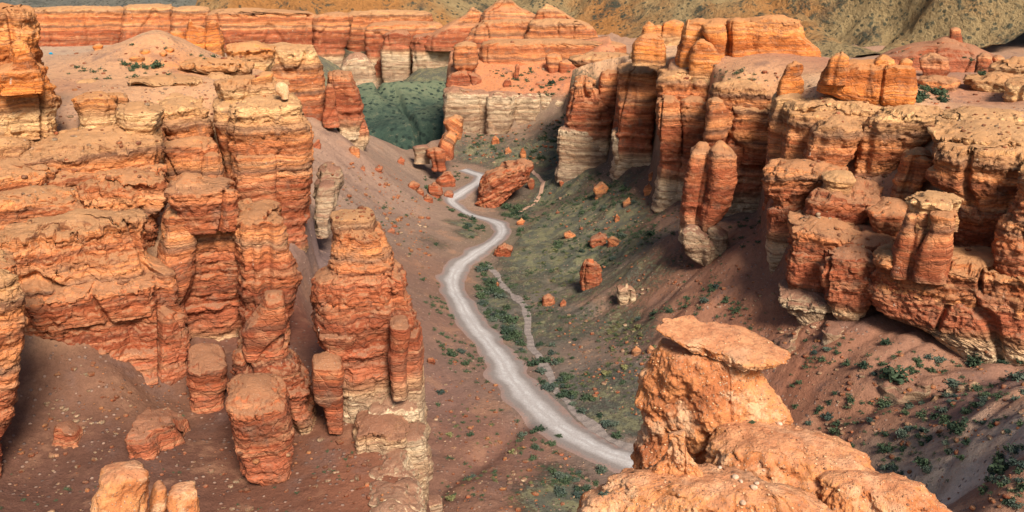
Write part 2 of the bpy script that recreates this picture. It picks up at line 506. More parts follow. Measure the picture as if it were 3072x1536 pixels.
    hw = hh + 1.0 * warp + 0.30 * vnoise(X * .3 * k, Yg * .3 * k, Z * .2 * k) + .10 * vnoise(X * 1.1 * k, Yg * 1.1 * k, Z * .6 * k)
    lat = 0.7 + 0.7 * vnoise(X * .11 * k + sx, Yg * .11 * k, Z * .2)
    if not earth:
        pr = np.interp(hw, _zz, _prot); bu = np.interp(hw, _zz, _bulge)
        disp = disp + A * lat * (.36 * pr + .08 * bu)
        # vertical joints: broad flutes and narrow cracks
        jn = vnoise(X * .14 + sx, Yg * .14 + 3.1, Z * .02)
        disp = disp - A * joints * .95 * (1 - smooth(0.0, .34, np.abs(jn)))
        cn = vnoise(X * .075 + 7.7 + sx, Yg * .075, Z * .012 + warp * .12)
        disp = disp - A * crack * 2.0 * (1 - smooth(0.010, .05, np.abs(cn)))
        # blocks broken off along beds and joints
        wob = .55 * fbm(X * .35, Yg * .35, Z * .35, 2)
        bx, by, bz = X * .30 + wob + sx, Yg * .30 - wob, hw * .42 + wob * .5
        disp = disp + A * .30 * cells(bx, by, bz) + A * .17 * cells(bx * 2.3 + 5, by * 2.3, bz * 2.1)
        disp = disp + A * .38 * fbm(X * .30 + sx, Yg * .34, Z * .55, 4, .6)
        disp = disp + A * .22 * fbm(X * 1.7, Yg * 1.7, Z * 3.2, 2)
    else:
        jn = vnoise(X * .7 + sx, Yg * .7, Z * .35)
        disp = disp - A * joints * 1.0 * (1 - smooth(0, .5, np.abs(jn)))
        disp = disp + A * 1.1 * fbm(X * .9 + sx, Yg * .9, Z * .9, 4, .58)
        disp = disp + A * .42 * fbm(X * 5, Yg * 5, Z * 5, 4, .65) - A * .5 * (1 - smooth(0, .12, np.abs(vnoise(X * 1.1, Yg * 1.1 + sx, Z * .5))))
    dw = np.clip(capw * 1.0, 0, 1)
    edge = np.clip(1 - s, 0.25, 1)[:, None] if amp else 1
    dn = disp * dw
    X = X + nx[None] * dn; Yg = Yg + ny[None] * dn
    topn = fbm(X * .25 * k + sx, Yg * .25 * k, 0 * X + seed, 4) * (.35 * A + .12 * rt)
    if not earth:                                      # broken, stepped rims and tops
        we = smooth(.35, .95, capw)
        tw = .6 * fbm(X * .4 + sx, Yg * .4, 0 * X, 2)
        topn = topn - A * 1.0 * we * smooth(-.1, .5, cells(X * .33 + tw + sx, Yg * .33 - tw, 0 * X + seed)) - A * .45 * we * smooth(0, .5, cells(X * .9 + tw, Yg * .9 - tw, 0 * X + seed)) + A * .5 * (1 - we)
    wz = np.clip((Z - zb) / max(zt - zb, .1), 0, 1)
    Z = Z + topn * wz ** 3 + tilt * (Yg - Y) * wz ** 2
    if roll or pitch:
        Z = Z + roll * (X - cm) + pitch * (Yg - Yc)
    if sag:                                            # beds sag or arch along the wall
        Z = Z + sag * ((X - cx.mean()) / hx.max()) ** 2 * wz
    V = np.stack([X, Yg, Z], -1).reshape(-1, 3)
    nr = n_lev + n_cap
    i = np.arange(nr - 1)[:, None] * n_ang; j = np.arange(n_ang)[None]; j2 = (j + 1) % n_ang
    Q = np.stack([i + j, i + j2, i + n_ang + j2, i + n_ang + j], -1).reshape(-1, 4)
    # close the top with one centre point
    c = len(V)
    top = V[(nr - 1) * n_ang: nr * n_ang]
    V = np.concatenate([V, top.mean(0)[None]])
    b0 = (nr - 1) * n_ang
    tri = np.stack([b0 + np.arange(n_ang), b0 + (np.arange(n_ang) + 1) % n_ang, np.full(n_ang, c)], -1)
    hv = np.append(hh.ravel() if hdir is not None else (V[:-1, 2] + hoff), hh[-1, 0])
    bd = np.interp(np.append(hw.ravel(), hw[-1, 0]), _zz, _tone)
    base = np.array([cm, Yc, zb])
    return V, Q, tri, {'h': hv, 'bed': bd}, base

def rock(name, label, cat, spec, group=None, mat=None, parent=None, kind=None):
    """one rock that is one mesh"""
    V, Q, tri, at, base = block(**spec)
    o = mesh_from(name, V, Q, mat or (M_EARTH if spec.get('earth') else M_ROCK), at, parent, base, tris=tri)
    return tag(o, label, cat, group, kind)

def formation(name, label, cat, parts, group=None, mat=None):
    """a rock mass of several bodies: an Empty at its base that parents them"""
    built = [(pn, block(**{k: v for k, v in sp.items() if k != 'mat'}), sp) for pn, sp in parts]
    base = built[0][1][4]
    e = bpy.data.objects.new(name, None)
    COL.objects.link(e)
    e.location = Vector([float(q) for q in base])
    e.empty_display_size = 2
    tag(e, label, cat, group)
    for pn, (V, Q, tri, at, b), sp in built:
        mm = sp.get('mat') or mat or (M_EARTH if sp.get('earth') else M_ROCK)
        mesh_from(pn, V, Q, mm, at, e, b, tris=tri)
    return e

def S(Y, rows, **k):
    return dict(rows=rows, Y=Y, **k)

# ------------------------------------------------------------------ ground: one sheet, from control heights
def tps_fit(P, Zv, reg=2e-3):
    P = np.asarray(P, float) / 100.0
    d = np.hypot(P[:, None, 0] - P[None, :, 0], P[:, None, 1] - P[None, :, 1])
    K = -d
    n = len(P)
    A = np.zeros((n + 3, n + 3))
    A[:n, :n] = K + reg * np.eye(n)
    A[:n, n] = 1; A[:n, n + 1:] = P
    A[n, :n] = 1; A[n + 1:, :n] = P.T
    w = np.linalg.solve(A, np.concatenate([Zv, [0, 0, 0]]))
    return P, w

def tps_eval(fit, x, y):
    P, w = fit
    out = np.empty(x.size, float)
    xs, ys = x.ravel() / 100.0, y.ravel() / 100.0
    n = len(P)
    for i in range(0, x.size, 60000):
        xx, yy = xs[i:i + 60000, None], ys[i:i + 60000, None]
        d2 = (xx - P[None, :, 0]) ** 2 + (yy - P[None, :, 1]) ** 2
        K = -np.sqrt(d2 + 4e-4)
        out[i:i + 60000] = K @ w[:n] + w[n] + xs[i:i + 60000] * w[n + 1] + ys[i:i + 60000] * w[n + 2]
    return out.reshape(x.shape)

ROAD_PX = [(463, 170), (473, 173), (482, 176), (479.5, 181), (471, 186), (464, 191), (455.5, 196), (450, 201), (456, 207.5), (467, 214), (481, 218), (494.6, 221.5), (502.5, 227), (501.5, 235), (492.6, 243), (480.6, 251), (470.7, 257), (457.5, 268), (452, 279), (454.8, 294), (466.7, 315.6), (481, 336), (498.5, 355.5), (511.5, 379), (524, 395.5), (542, 413), (562, 429), (585.6, 443), (607, 453), (631, 461), (658, 469), (682, 480), (698, 497), (704, 525), (700, 570)]
def wy(px, y, z):            # point seen in column px at distance y and height z
    return float(x_of(px, y, z)), y, z
def road_z(py): return 5.0 * float(smooth(214, 172, py))
low = [(px, py, road_z(py)) for px, py in ROAD_PX] + [
    # talus below the right-hand cliffs
    (567, 161, 15), (605, 160, 18), (626, 165, 21), (651, 158, 21.5), (664, 200, 17), (690, 205, 19), (735, 215, 19.5), (681, 228, 22), (700, 268, 16), (715, 262, 20),
    (740, 240, 25), (766, 273, 22), (774, 288, 23), (800, 322, 20), (850, 326, 23), (885, 334, 22.5), (930, 345, 22), (950, 356, 21), (1024, 346, 23),
    (560, 240, 2.5), (600, 230, 6.5), (640, 240, 13), (600, 270, 3.5), (560, 290, .8), (640, 290, 9), (690, 300, 15), (620, 330, 2), (700, 340, 11), (760, 330, 15),
    (590, 380, .5), (650, 400, 2.5), (520, 300, 0), (545, 350, 0), (600, 430, 0), (550, 200, 2), (560, 180, 5), (600, 195, 10), (650, 260, 13.5),
    # near slope at lower right
    (800, 430, 10), (870, 400, 18), (915, 379, 21), (960, 420, 25), (1024, 400, 33), (1024, 460, 33), (900, 450, 17), (900, 512, 14), (1024, 512, 30), (960, 490, 22), (830, 480, 9), (760, 420, 7), (1060, 430, 37), (1100, 500, 40),
    # west side of the floor
    (435, 500, .5), (430, 450, .5), (440, 400, 1), (430, 350, 3), (430, 300, 4), (470, 490, 1.5), (520, 490, 1), (560, 505, .5), (450, 512, 2), (410, 330, 8),
    (420, 250, 4.5), (400, 220, 8), (380, 200, 12), (350, 190, 17), (330, 175, 23), (320, 130, 32), (312, 115, 36), (345, 150, 26), (380, 160, 17), (400, 170, 11), (420, 180, 6), (440, 185, 2.5),
    (440, 160, 1.5), (330, 240, 14), (345, 220, 13), (400, 260, 6), (320, 260, 17), (370, 240, 10), (368, 135, 20),
    # below the middle mesa and the gorge behind
    (464, 160, 6), (480, 150, 9.5), (500, 138, 13), (530, 132, 14.5), (560, 112, 23), (540, 160, 8), (510, 150, 10.5), (444, 120, 20), (428, 152, 4), (412, 150, 3), (462, 136, 12), (430, 138, 10),
    (340, 62, 26), (420, 62, 28), (300, 50, 36), (100, 46, 37), (20, 46, 38), (470, 55, 32), (380, 66, 22)]
cl = [pt(*c) for c in low]
cl += [wy(*c) for c in [(372, 378, 17), (372, 425, 0), (395, 440, -7), (420, 445, -6), (360, 480, -14), (400, 480, -14), (440, 480, -8), (345, 450, 0), (400, 520, -10), (370, 600, 0), (420, 600, 4)]]
cl += [(0, 20, 3), (80, 30, 28), (-100, 30, 14), (160, 60, 48), (-260, 80, 25), (260, 150, 40), (-500, 300, 35), (500, 300, 40), (-700, 700, 38), (0, 700, 32), (700, 600, 35), (-1500, 1500, 40), (1500, 1500, 40), (0, 2200, 40), (-3000, 3000, 40), (3000, 3000, 40), (-3000, -1500, 40), (3000, -1500, 40), (0, -1500, 40)]
cl = np.array(cl)
FIT_LOW = tps_fit(cl[:, :2], cl[:, 2])

high = [pt(*c) for c in [(10, 480, 17.5), (60, 500, 17), (150, 500, 17), (250, 500, 16.5), (330, 490, 17), (300, 470, 17), (380, 470, 17), (400, 505, 16), (40, 440, 19.5), (100, 470, 18), (100, 400, 21.5), (45, 352, 28), (110, 370, 25), (150, 392, 19.5), (175, 400, 17.5), (192, 408, 17.2),
    (212, 405, 17), (215, 440, 17), (300, 440, 17.5), (330, 400, 19), (345, 415, 19.5), (380, 420, 19), (300, 330, 20), (315, 290, 20), (150, 440, 19), (200, 460, 17), (25, 400, 23)]]
high += [wy(*c) for c in [(200, 137, 22), (270, 140, 22), (190, 147, 20), (225, 147, 20), (170, 142, 20), (260, 170, 24), (60, 146, 40), (120, 148, 36), (60, 158, 48), (140, 163, 50), (200, 162, 26), (100, 170, 53.5), (20, 165, 52), (150, 178, 52), (195, 186, 26), (180, 183, 28), (205, 176, 24), (218, 182, 24), (230, 178, 24), (290, 180, 22), (250, 186, 24), (60, 180, 54.5), (120, 190, 56), (40, 200, 57.5), (110, 205, 58.5), (180, 214, 58), (260, 215, 57), (220, 215, 57),
    (150, 225, 59.5), (70, 235, 60.5), (240, 232, 57), (200, 250, 60.5), (60, 280, 59.5), (150, 250, 69), (158, 266, 69), (140, 255, 67.5), (185, 258, 66), (120, 256, 65), (165, 250, 69), (205, 262, 63), (100, 270, 61), (225, 275, 59), (260, 282, 56), (240, 320, 50), (0, 250, 60), (-200, 200, 60), (-200, 130, 50), (-200, 100, 30),
    # right-hand plateau and its shelves
    (850, 160, 29), (850, 170, 37), (830, 176, 38), (880, 172, 40), (860, 179, 41), (890, 179, 42), (840, 182, 40), (915, 177, 45), (800, 187, 37), (785, 193, 36), (820, 187, 38), (835, 188, 42), (850, 197, 56), (800, 204, 56.5), (780, 210, 56.5), (740, 215, 30), (740, 236, 34), (740, 252, 57.5), (700, 275, 56.5), (740, 275, 58.8), (680, 300, 57), (640, 310, 55.5), (620, 345, 53), (590, 352, 50),
    (780, 230, 58.8), (830, 215, 59), (900, 205, 58.5), (905, 192, 56), (915, 166, 36), (930, 163, 37), (925, 173, 45), (950, 178, 55), (960, 160, 56.5), (1024, 158, 58), (1024, 175, 59), (940, 195, 55), (950, 215, 53.5), (1000, 215, 55), (980, 245, 54.5), (1024, 260, 57), (900, 250, 58), (880, 290, 54), (950, 290, 53), (1020, 290, 53),
    (720, 274, 60.5), (750, 270, 60.5), (700, 290, 61), (780, 280, 61), (800, 262, 60), (690, 330, 58), (650, 370, 56), (905, 160, 33), (960, 157, 36), (1000, 157, 40), (1100, 155, 50), (1300, 200, 60),
    (500, 413, 31), (455, 414, 31), (550, 413, 33), (500, 426, 35), (550, 426, 36), (460, 426, 33), (500, 438, 39), (530, 438, 39.5), (570, 438, 40), (460, 440, 40), (520, 456, 50), (600, 380, 38), (600, 425, 40), (520, 470, 51), (600, 430, 52), (700, 380, 56), (-600, 300, 60), (1300, 400, 60)]]
high = np.array(high)
FIT_HIGH = tps_fit(high[:, :2], high[:, 2])

def poly(pts, z=30):
    return np.array([(float(x_of(px, y, z)), y) for px, y in pts])
UP_LEFT = poly([(250, 40), (330, 70), (392, 97), (404, 105), (414, 118), (416, 128), (402, 140), (392, 148), (345, 152), (322, 158), (298, 176), (308, 195), (306, 214), (292, 226), (284, 250), (276, 285), (240, 292), (225, 312), (225, 330), (200, 300), (100, 310), (40, 300), (0, 285), (-900, 270), (-2500, 100), (-2500, 20)])
UP_RIGHT = poly([(1600, 154), (1060, 156), (985, 154), (960, 154), (905, 159), (880, 164), (840, 167), (800, 172), (776, 186), (770, 200), (766, 244), (716, 246), (700, 270), (662, 272), (655, 306), (620, 308), (612, 342), (568, 350), (568, 412), (448, 414), (445, 430), (445, 465), (610, 465), (625, 385), (690, 345), (780, 300), (850, 285), (1000, 280), (1600, 280)])

def sdist(poly_, x, y):
    """signed distance to a polygon, positive inside"""
    d = np.full(x.shape, 1e9); inside = np.zeros(x.shape, bool)
    n = len(poly_)
    for i in range(n):
        (x0, y0), (x1, y1) = poly_[i], poly_[(i + 1) % n]
        ex, ey = x1 - x0, y1 - y0
        t = np.clip(((x - x0) * ex + (y - y0) * ey) / (ex * ex + ey * ey + 1e-9), 0, 1)
        d = np.minimum(d, np.hypot(x - x0 - t * ex, y - y0 - t * ey))
        c = (y0 > y) != (y1 > y)
        inside ^= c & (x < (x1 - x0) * (y - y0) / (y1 - y0 + 1e-12) + x0)
    return np.where(inside, d, -d)

def line_pts(px, z=0.0, n=500):
    P = np.array([pt(a, b, z if z is not None else road_z(b))[:2] for a, b in px])
    t = np.concatenate([[0], np.cumsum(np.hypot(*np.diff(P, axis=0).T))])
    for _ in range(2):                      # corner cutting keeps the bends soft
        Q = np.empty((len(P) * 2, 2)); Q[0::2] = .75 * P + .25 * np.roll(P, -1, 0); Q[1::2] = .25 * P + .75 * np.roll(P, -1, 0)
        P = np.concatenate([P[:1], Q[:-2], P[-1:]])
    t = np.concatenate([[0], np.cumsum(np.hypot(*np.diff(P, axis=0).T))])
    tt = np.linspace(0, t[-1], n)
    return np.stack([np.interp(tt, t, P[:, 0]), np.interp(tt, t, P[:, 1])], -1)

def dist_line(L, x, y, stride=4):
    d = np.full(x.shape, 1e9)
    for a, b in L[::stride]:
        d = np.minimum(d, (x - a) ** 2 + (y - b) ** 2)
    return np.sqrt(d)

ROAD = line_pts(ROAD_PX, None, 700)
WASH = line_pts([(487, 260), (497, 272), (508, 286), (521, 300), (530, 315), (528, 328), (530, 342), (540, 358), (549, 373), (560, 392), (575, 408), (592, 424), (612, 440), (640, 452)], 0.0, 300)

def terrain(x, y, detail=True):
    x = np.asarray(x, float); y = np.asarray(y, float)
    zl = tps_eval(FIT_LOW, x, y)
    far = smooth(620, 800, np.hypot(x, y))
    zl = zl * (1 - far) + 36 * far
    zl = np.clip(zl, -20, 60)
    zh = np.clip(tps_eval(FIT_HIGH, x, y), 12, 72)
    mk = np.maximum(smooth(-2.5, 2.5, sdist(UP_LEFT, x, y) + 1.2 * vnoise(x * .2, y * .2, 3.3)), smooth(-2.5, 2.5, sdist(UP_RIGHT, x, y) + 1.2 * vnoise(x * .2, y * .2, 1.3)))
    if detail:
        slope_n = fbm(x * .055, y * .055, 0.5, 4)
        # rills running down the slopes towards the track
        dr = dist_line(ROAD, x, y, 10)
        rw = smooth(7, 40, dr)
        wr = smooth(-6, 14, x - (8 - .02 * (y - 200)))          # which side of the track
        sr = x * .55 - y * .83 + 3 * vnoise(x * .06, y * .06, 1.1); al = x * .83 + y * .55
        sl = x * .25 + y * .97 + 3 * vnoise(x * .06, y * .06, 4.1); bl = x * .97 - y * .25
        ridg = lambda s, a, f, e: 1 - np.abs(vnoise(s * f, a * f * .16, e)) * 2.2
        rill_r = ridg(sr, al, .085, 2.2) * 1.5 + ridg(sr, al, .23, 5.2) * .6 + ridg(sr, al, .6, 8.2) * .22
        rill_l = ridg(sl, bl, .07, 3.2) * .9 + ridg(sl, bl, .2, 6.2) * .4 + ridg(sl, bl, .5, 9.2) * .15
        rill = -(rill_r * wr + rill_l * (1 - wr)) * .8 + 1.0
        zl = zl + rw * (0.8 * slope_n + 1.0 * (rill - 1.0) + .35 * fbm(x * .22, y * .22, 6.0, 3)) + .10 * fbm(x * .5, y * .5, 2.0, 3) * smooth(3, 9, dr)
        dw = dist_line(WASH, x, y, 6)
        zl = zl - .7 * np.exp(-(dw / 2.2) ** 2)
        zh = zh + .5 * slope_n + .14 * fbm(x * .5, y * .5, 2.0, 3)
        gul = dist_line(GULLY, x, y, 6)
        zl = zl - 2.6 * np.exp(-(gul / 3.5) ** 2)
        gul2 = dist_line(GULLY_WEST, x, y, 6)
        zl = zl - 1.5 * np.exp(-(gul2 / 2.6) ** 2)
    return zl * (1 - mk) + zh * mk
def line3(pts_, n=200):
    P = np.array([pt(*q)[:2] for q in pts_])
    t = np.concatenate([[0], np.cumsum(np.hypot(*np.diff(P, axis=0).T))]); tt = np.linspace(0, t[-1], n)
    return np.stack([np.interp(tt, t, P[:, 0]), np.interp(tt, t, P[:, 1])], -1)
GULLY = line3([(1040, 340, 28), (985, 365, 25), (930, 378, 22), (900, 385, 20), (860, 410, 15), (830, 430, 11), (800, 450, 8)])
GULLY_WEST = line3([(520, 420, .5), (500, 440, .8), (480, 455, 1.2), (455, 475, 1), (435, 495, .5)])

def axis(a, b, step, lo, hi, grow=1.06):
    core = list(np.arange(a, b, step))
    r, s = [], step
    v = b
    while v < hi: r.append(v); s *= grow; v += s
    l, s, v = [], step, a - step
    while v > lo: l.append(v); s *= grow; v -= s
    return np.array([lo] + l[::-1] + core + r + [hi])
gx = axis(-135, 140, .62, -4000, 4000)
gy = np.concatenate([axis(78, 230, .55, -1500, 231, 1.07)[:-1], axis(230, 420, 0.9, 229, 5000, 1.05)[1:]])
gy = np.unique(gy)
GX, GY = np.meshgrid(gx, gy)
GZ = terrain(GX, GY)
ni, nj = GX.shape
V = np.stack([GX, GY, GZ], -1).reshape(-1, 3)
ii = np.arange(ni - 1)[:, None] * nj; jj = np.arange(nj - 1)[None]
Q = np.stack([ii + jj, ii + jj + 1, ii + nj + jj + 1, ii + nj + jj], -1).reshape(-1, 4)

# soil colours by place: (px, py, z, radius m, colour)
SOIL = [(100, 490, 17, 22, (.150, .070, .048)), (250, 500, 17, 20, (.20, .085, .052)), (350, 500, 17, 16, (.27, .108, .062)), (380, 430, 19, 10, (.27, .118, .070)), (330, 400, 19, 9, (.25, .098, .056)), (110, 400, 23, 12, (.22, .108, .066)), (60, 380, 25, 10, (.24, .12, .075)), (225, 410, 17, 8, (.155, .066, .045)),
    (300, 320, 20, 10, (.26, .10, .065)), (310, 255, 17, 12, (.22, .145, .13)), (450, 480, 1, 16, (.225, .115, .08)), (470, 430, 1, 16, (.255, .128, .09)), (520, 500, 1, 12, (.27, .14, .095)), (440, 390, 1, 12, (.235, .13, .10)), (480, 380, .5, 14, (.235, .14, .105)), (440, 330, 2, 14, (.26, .145, .105)), (430, 270, 4, 20, (.265, .15, .105)), (410, 235, 6, 20, (.26, .17, .125)),
    (380, 215, 11, 18, (.27, .185, .14)), (360, 190, 15, 24, (.32, .205, .15)), (340, 160, 22, 30, (.38, .235, .17)), (390, 175, 12, 30, (.33, .225, .165)), (320, 125, 33, 30, (.40, .25, .17)), (430, 200, 2, 18, (.30, .20, .145)),
    (500, 300, 0, 14, (.165, .15, .125)), (540, 330, 0, 16, (.17, .15, .12)), (560, 270, 1, 20, (.19, .17, .125)), (600, 260, 5, 20, (.19, .16, .115)), (540, 230, 1, 20, (.19, .155, .105)), (580, 220, 5, 20, (.17, .125, .09)), (560, 185, 5, 22, (.155, .118, .09)), (610, 200, 12, 18, (.235, .13, .085)), (640, 225, 12, 16, (.25, .135, .09)), (650, 270, 14, 16, (.29, .145, .092)), (700, 300, 15, 16, (.34, .155, .092)), (740, 310, 18, 14, (.34, .15, .088)), (640, 310, 8, 14, (.25, .14, .095)), (600, 350, 2, 18, (.205, .15, .115)), (620, 400, 1, 18, (.18, .155, .13)), (560, 400, 0, 12, (.19, .165, .14)),
    (560, 500, 0, 10, (.155, .125, .105)), (720, 250, 21, 12, (.36, .165, .10)), (745, 240, 25, 12, (.36, .165, .10)),
    (850, 345, 22, 12, (.35, .17, .105)), (930, 360, 22, 12, (.36, .185, .12)), (820, 380, 15, 12, (.34, .14, .08)), (880, 400, 18, 12, (.36, .17, .10)), (960, 380, 25, 10, (.34, .185, .14)), (1000, 400, 30, 12, (.36, .16, .09)), (1015, 470, 32, 10, (.34, .13, .07)), (960, 450, 23, 12, (.76, .62, .48)), (930, 475, 19, 10, (.60, .46, .34)), (905, 430, 19, 7, (.44, .32, .23)), (880, 440, 16, 9, (.31, .20, .145)), (920, 500, 17, 10, (.27, .205, .155)), (980, 480, 26, 11, (.78, .64, .50)), (830, 440, 10, 8, (.33, .15, .09)), (1000, 500, 28, 8, (.34, .23, .16)),
    (480, 155, 8, 26, (.31, .20, .14)), (520, 145, 14, 24, (.27, .19, .13)), (550, 125, 20, 26, (.29, .20, .135)), (450, 130, 16, 22, (.36, .23, .15)), (440, 160, 2, 20, (.33, .20, .14)), (560, 160, 8, 22, (.165, .125, .09)),
    (380, 110, 0, 60, (.060, .080, .060)), (410, 100, 10, 50, (.070, .092, .060)), (400, 82, 17, 40, (.135, .155, .085)), (400, 130, -3, 50, (.055, .075, .058)), (425, 140, 3, 20, (.10, .11, .07)),
    (340, 64, 26, 40, (.30, .30, .24)), (380, 62, 26, 60, (.42, .27, .19)), (420, 60, 28, 60, (.50, .28, .17)), (470, 50, 32, 60, (.50, .28, .17)), (60, 47, 37, 60, (.52, .36, .24)), (300, 52, 36, 80, (.45, .28, .19)), (560, 40, 36, 100, (.48, .28, .18))]
SOIL_UP = [(150, 75, 60, 40, (.45, .27, .165)), (200, 80, 59, 20, (.46, .28, .17)), (80, 85, 59, 20, (.34, .185, .12)), (100, 60, 60, 30, (.40, .26, .18)), (168, 42, 67, 14, (.60, .25, .095)), (128, 40, 66, 10, (.46, .35, .24)), (150, 50, 63, 14, (.52, .30, .17)), (80, 115, 54, 12, (.37, .235, .165)), (60, 130, 53, 12, (.38, .24, .17)), (20, 165, 52, 12, (.34, .225, .165)), (200, 55, 60, 25, (.42, .28, .19)),
    (740, 72, 60, 30, (.52, .30, .165)), (720, 85, 57, 20, (.50, .33, .22)), (800, 85, 59, 25, (.50, .34, .23)), (860, 180, 42, 10, (.34, .185, .125)), (840, 175, 42, 6, (.34, .18, .12)), (960, 130, 56, 14, (.42, .27, .19)), (1000, 130, 57, 14, (.40, .26, .185)), (930, 95, 54, 16, (.36, .19, .125)), (980, 95, 54, 16, (.36, .19, .125)), (1000, 65, 58, 30, (.33, .20, .145)), (900, 60, 60, 40, (.33, .17, .115)), (500, 80, 35, 24, (.46, .20, .10)), (550, 82, 35, 24, (.44, .185, .10)), (460, 80, 35, 16, (.46, .21, .11)), (500, 48, 55, 30, (.52, .34, .22)), (620, 50, 56, 40, (.52, .34, .22)), (740, 240, 28, 14, (.36, .165, .10))]
def blend(blobs, x, y, p=2.2):
    acc = np.zeros(x.shape + (3,)); ws = np.zeros(x.shape) + 1e-9
    for px, py, z, r, c in blobs:
        bx, by, _ = pt(px, py, z)
        d2 = ((x - bx) ** 2 + (y - by) ** 2) / (r * r)
        w = 1.0 / (.15 + d2) ** p
        acc += w[..., None] * np.array(c); ws += w
    return acc / ws[..., None]
wx = GX + 5 * fbm(GX * .05, GY * .05, 9.0, 3); wyy = GY + 5 * fbm(GX * .05, GY * .05, 4.0, 3)
mk = np.maximum(smooth(-2, 2, sdist(UP_LEFT, GX, GY)), smooth(-2, 2, sdist(UP_RIGHT, GX, GY)))
mk = mk * smooth(26, 32, GZ)
soil = blend(SOIL, wx, wyy) * np.array([.74, .75, .74]) * (1 - mk[..., None]) + blend(SOIL_UP, wx, wyy) * np.array([1.06, .98, .84]) * mk[..., None]
dr = dist_line(ROAD, GX, GY, 6)
# (px, py, z, radius, strength) of low green cover
VEG = [(520, 280, 0, 10, .55), (505, 300, 0, 6, .6), (530, 320, 0, 8, .55), (560, 255, 1, 14, .85), (590, 240, 4, 12, .85), (540, 235, 1, 10, .8), (580, 215, 5, 14, .85), (560, 195, 4, 12, .85), (570, 175, 7, 14, .9), (540, 165, 4, 12, .8), (600, 265, 4, 10, .75), (620, 245, 8, 8, .6), (640, 275, 10, 9, .5), (620, 290, 5, 9, .6), (580, 300, 1.5, 9, .5), (560, 330, .2, 9, .45), (600, 320, 3, 9, .5), (640, 335, 5, 7, .5), (600, 400, .5, 10, .5), (620, 430, .3, 10, .55), (580, 420, 0, 7, .6), (600, 440, 0, 6, .7), (560, 490, 0, 7, .75), (590, 500, 0, 6, .6), (550, 460, .2, 4, .5),
    (475, 225, 0, 6, .7), (485, 236, 0, 5, .7), (450, 210, 0, 5, .5), (440, 245, 3, 8, .4), (445, 300, 2, 5, .35), (490, 150, 9, 14, .6), (520, 150, 12, 14, .6), (540, 140, 15, 14, .6), (565, 130, 19, 10, .55), (460, 140, 12, 10, .45), (640, 215, 14, 8, .45), (740, 230, 26, 5, .35), (860, 180, 42, 4, .3), (900, 490, 16, 8, .35), (930, 470, 19, 8, .3), (380, 110, 0, 60, .9), (410, 105, 8, 50, .9), (400, 130, -3, 40, .95), (420, 140, 3, 18, .9), (350, 85, 6, 20, .6), (510, 205, 0, 5, .5), (520, 210, .5, 6, .7)]
veg = np.zeros(GX.shape)
for px, py, z, r, s_ in VEG:
    bx, by, _ = pt(px, py, z)
    veg = np.maximum(veg, s_ * np.exp(-(((wx - bx) ** 2 + (wyy - by) ** 2) / (r * r)) * .55))
veg = np.clip(veg * 1.25, 0, 1) * smooth(5.0, 8.5, dr) * (1 - mk * .6)
g_obj = mesh_from('ground', V, Q, M_GROUND, {'soil': np.concatenate([soil.reshape(-1, 3), np.ones((ni * nj, 1))], 1), 'veg': veg.ravel()})
tag(g_obj, kind='structure')

# ------------------------------------------------------------------ track, side wash and footpath: strips a hand above the ground
def strip(name, L, half, mat, lift, cross=9, noise=.25):
    t = np.gradient(L, axis=0); t /= np.hypot(t[:, 0], t[:, 1])[:, None] + 1e-9
    n = np.stack([-t[:, 1], t[:, 0]], -1)
    half = np.broadcast_to(half, (len(L),)).copy()
    u = np.linspace(-1, 1, cross)
    hw = half[:, None] * (1 + noise * vnoise(L[:, 0:1] * .18, L[:, 1:2] * .18, np.sign(u)[None] * 3))
    X = L[:, 0:1] + n[:, 0:1] * u * hw; Y = L[:, 1:2] + n[:, 1:2] * u * hw
    Z = terrain(X, Y) + lift - .10 * np.abs(u)[None] ** 6
    V = np.stack([X, Y, Z], -1).reshape(-1, 3)
    i = np.arange(len(L) - 1)[:, None] * cross; j = np.arange(cross - 1)[None]
    Q = np.stack([i + j, i + cross + j, i + cross + j + 1, i + j + 1], -1).reshape(-1, 4)
    o = mesh_from(name, V, Q, mat, {'across': np.tile(u, len(L))})
    return tag(o, kind='structure')
hw = 3.2 + 1.7 * smooth(300, 170, ROAD[:, 1])
strip('road', ROAD, hw, M_ROAD, .10, 17)
M_WASH = pale_material('gravel_wash', (.16, .135, .12), (.25, .21, .185))
M_PATH = pale_material('trodden_soil', (.34, .20, .14), (.46, .30, .21))
strip('path', WASH, .95, M_WASH, .14, 7, .7)
FOOT = line3([(529, 180, 1.0), (540, 185, 2), (544, 190, 2), (541, 197, 1.6), (534, 203, 1), (524, 209, .6), (514, 215, .2)], 120)
strip('path', FOOT, .8, M_PATH, .25, 5, .4)

# ------------------------------------------------------------------ mountains behind
def mountain(name, x0, x1, y0, y1, hfun, mat, nx=260, ny=200):
    xs = np.linspace(x0, x1, nx); ys = y0 + (y1 - y0) * np.linspace(0, 1, ny) ** 1.3
    X, Y = np.meshgrid(xs, ys)
    Z = hfun(X, Y)
    V = np.stack([X, Y, Z], -1).reshape(-1, 3)
    i = np.arange(ny - 1)[:, None] * nx; j = np.arange(nx - 1)[None]
    Q = np.stack([i + j, i + j + 1, i + nx + j + 1, i + nx + j], -1).reshape(-1, 4)
    return tag(mesh_from(name, V, Q, mat), kind='structure')
def h_right(X, Y):
    front = 520 + 60 * vnoise(X / 260., 1.7, 0.3) + 200 * smooth(300, 0, X)
    d = np.maximum(Y - front, 0)
    spur = np.abs(vnoise((X + .35 * Y) / 150., Y / 520., 2.0)) * 2 - .55
    spur2 = np.abs(vnoise((X + .2 * Y) / 52., Y / 200., 6.0)) - .4
    base = 24 + d * .60 - 40 * (d > 0) * 0
    return base + smooth(0, 160, d) * (-spur * 70 - spur2 * 34 + 17 * fbm(X / 40., Y / 40., 1.0, 5, .58)) - 30 * smooth(10, 0, d)
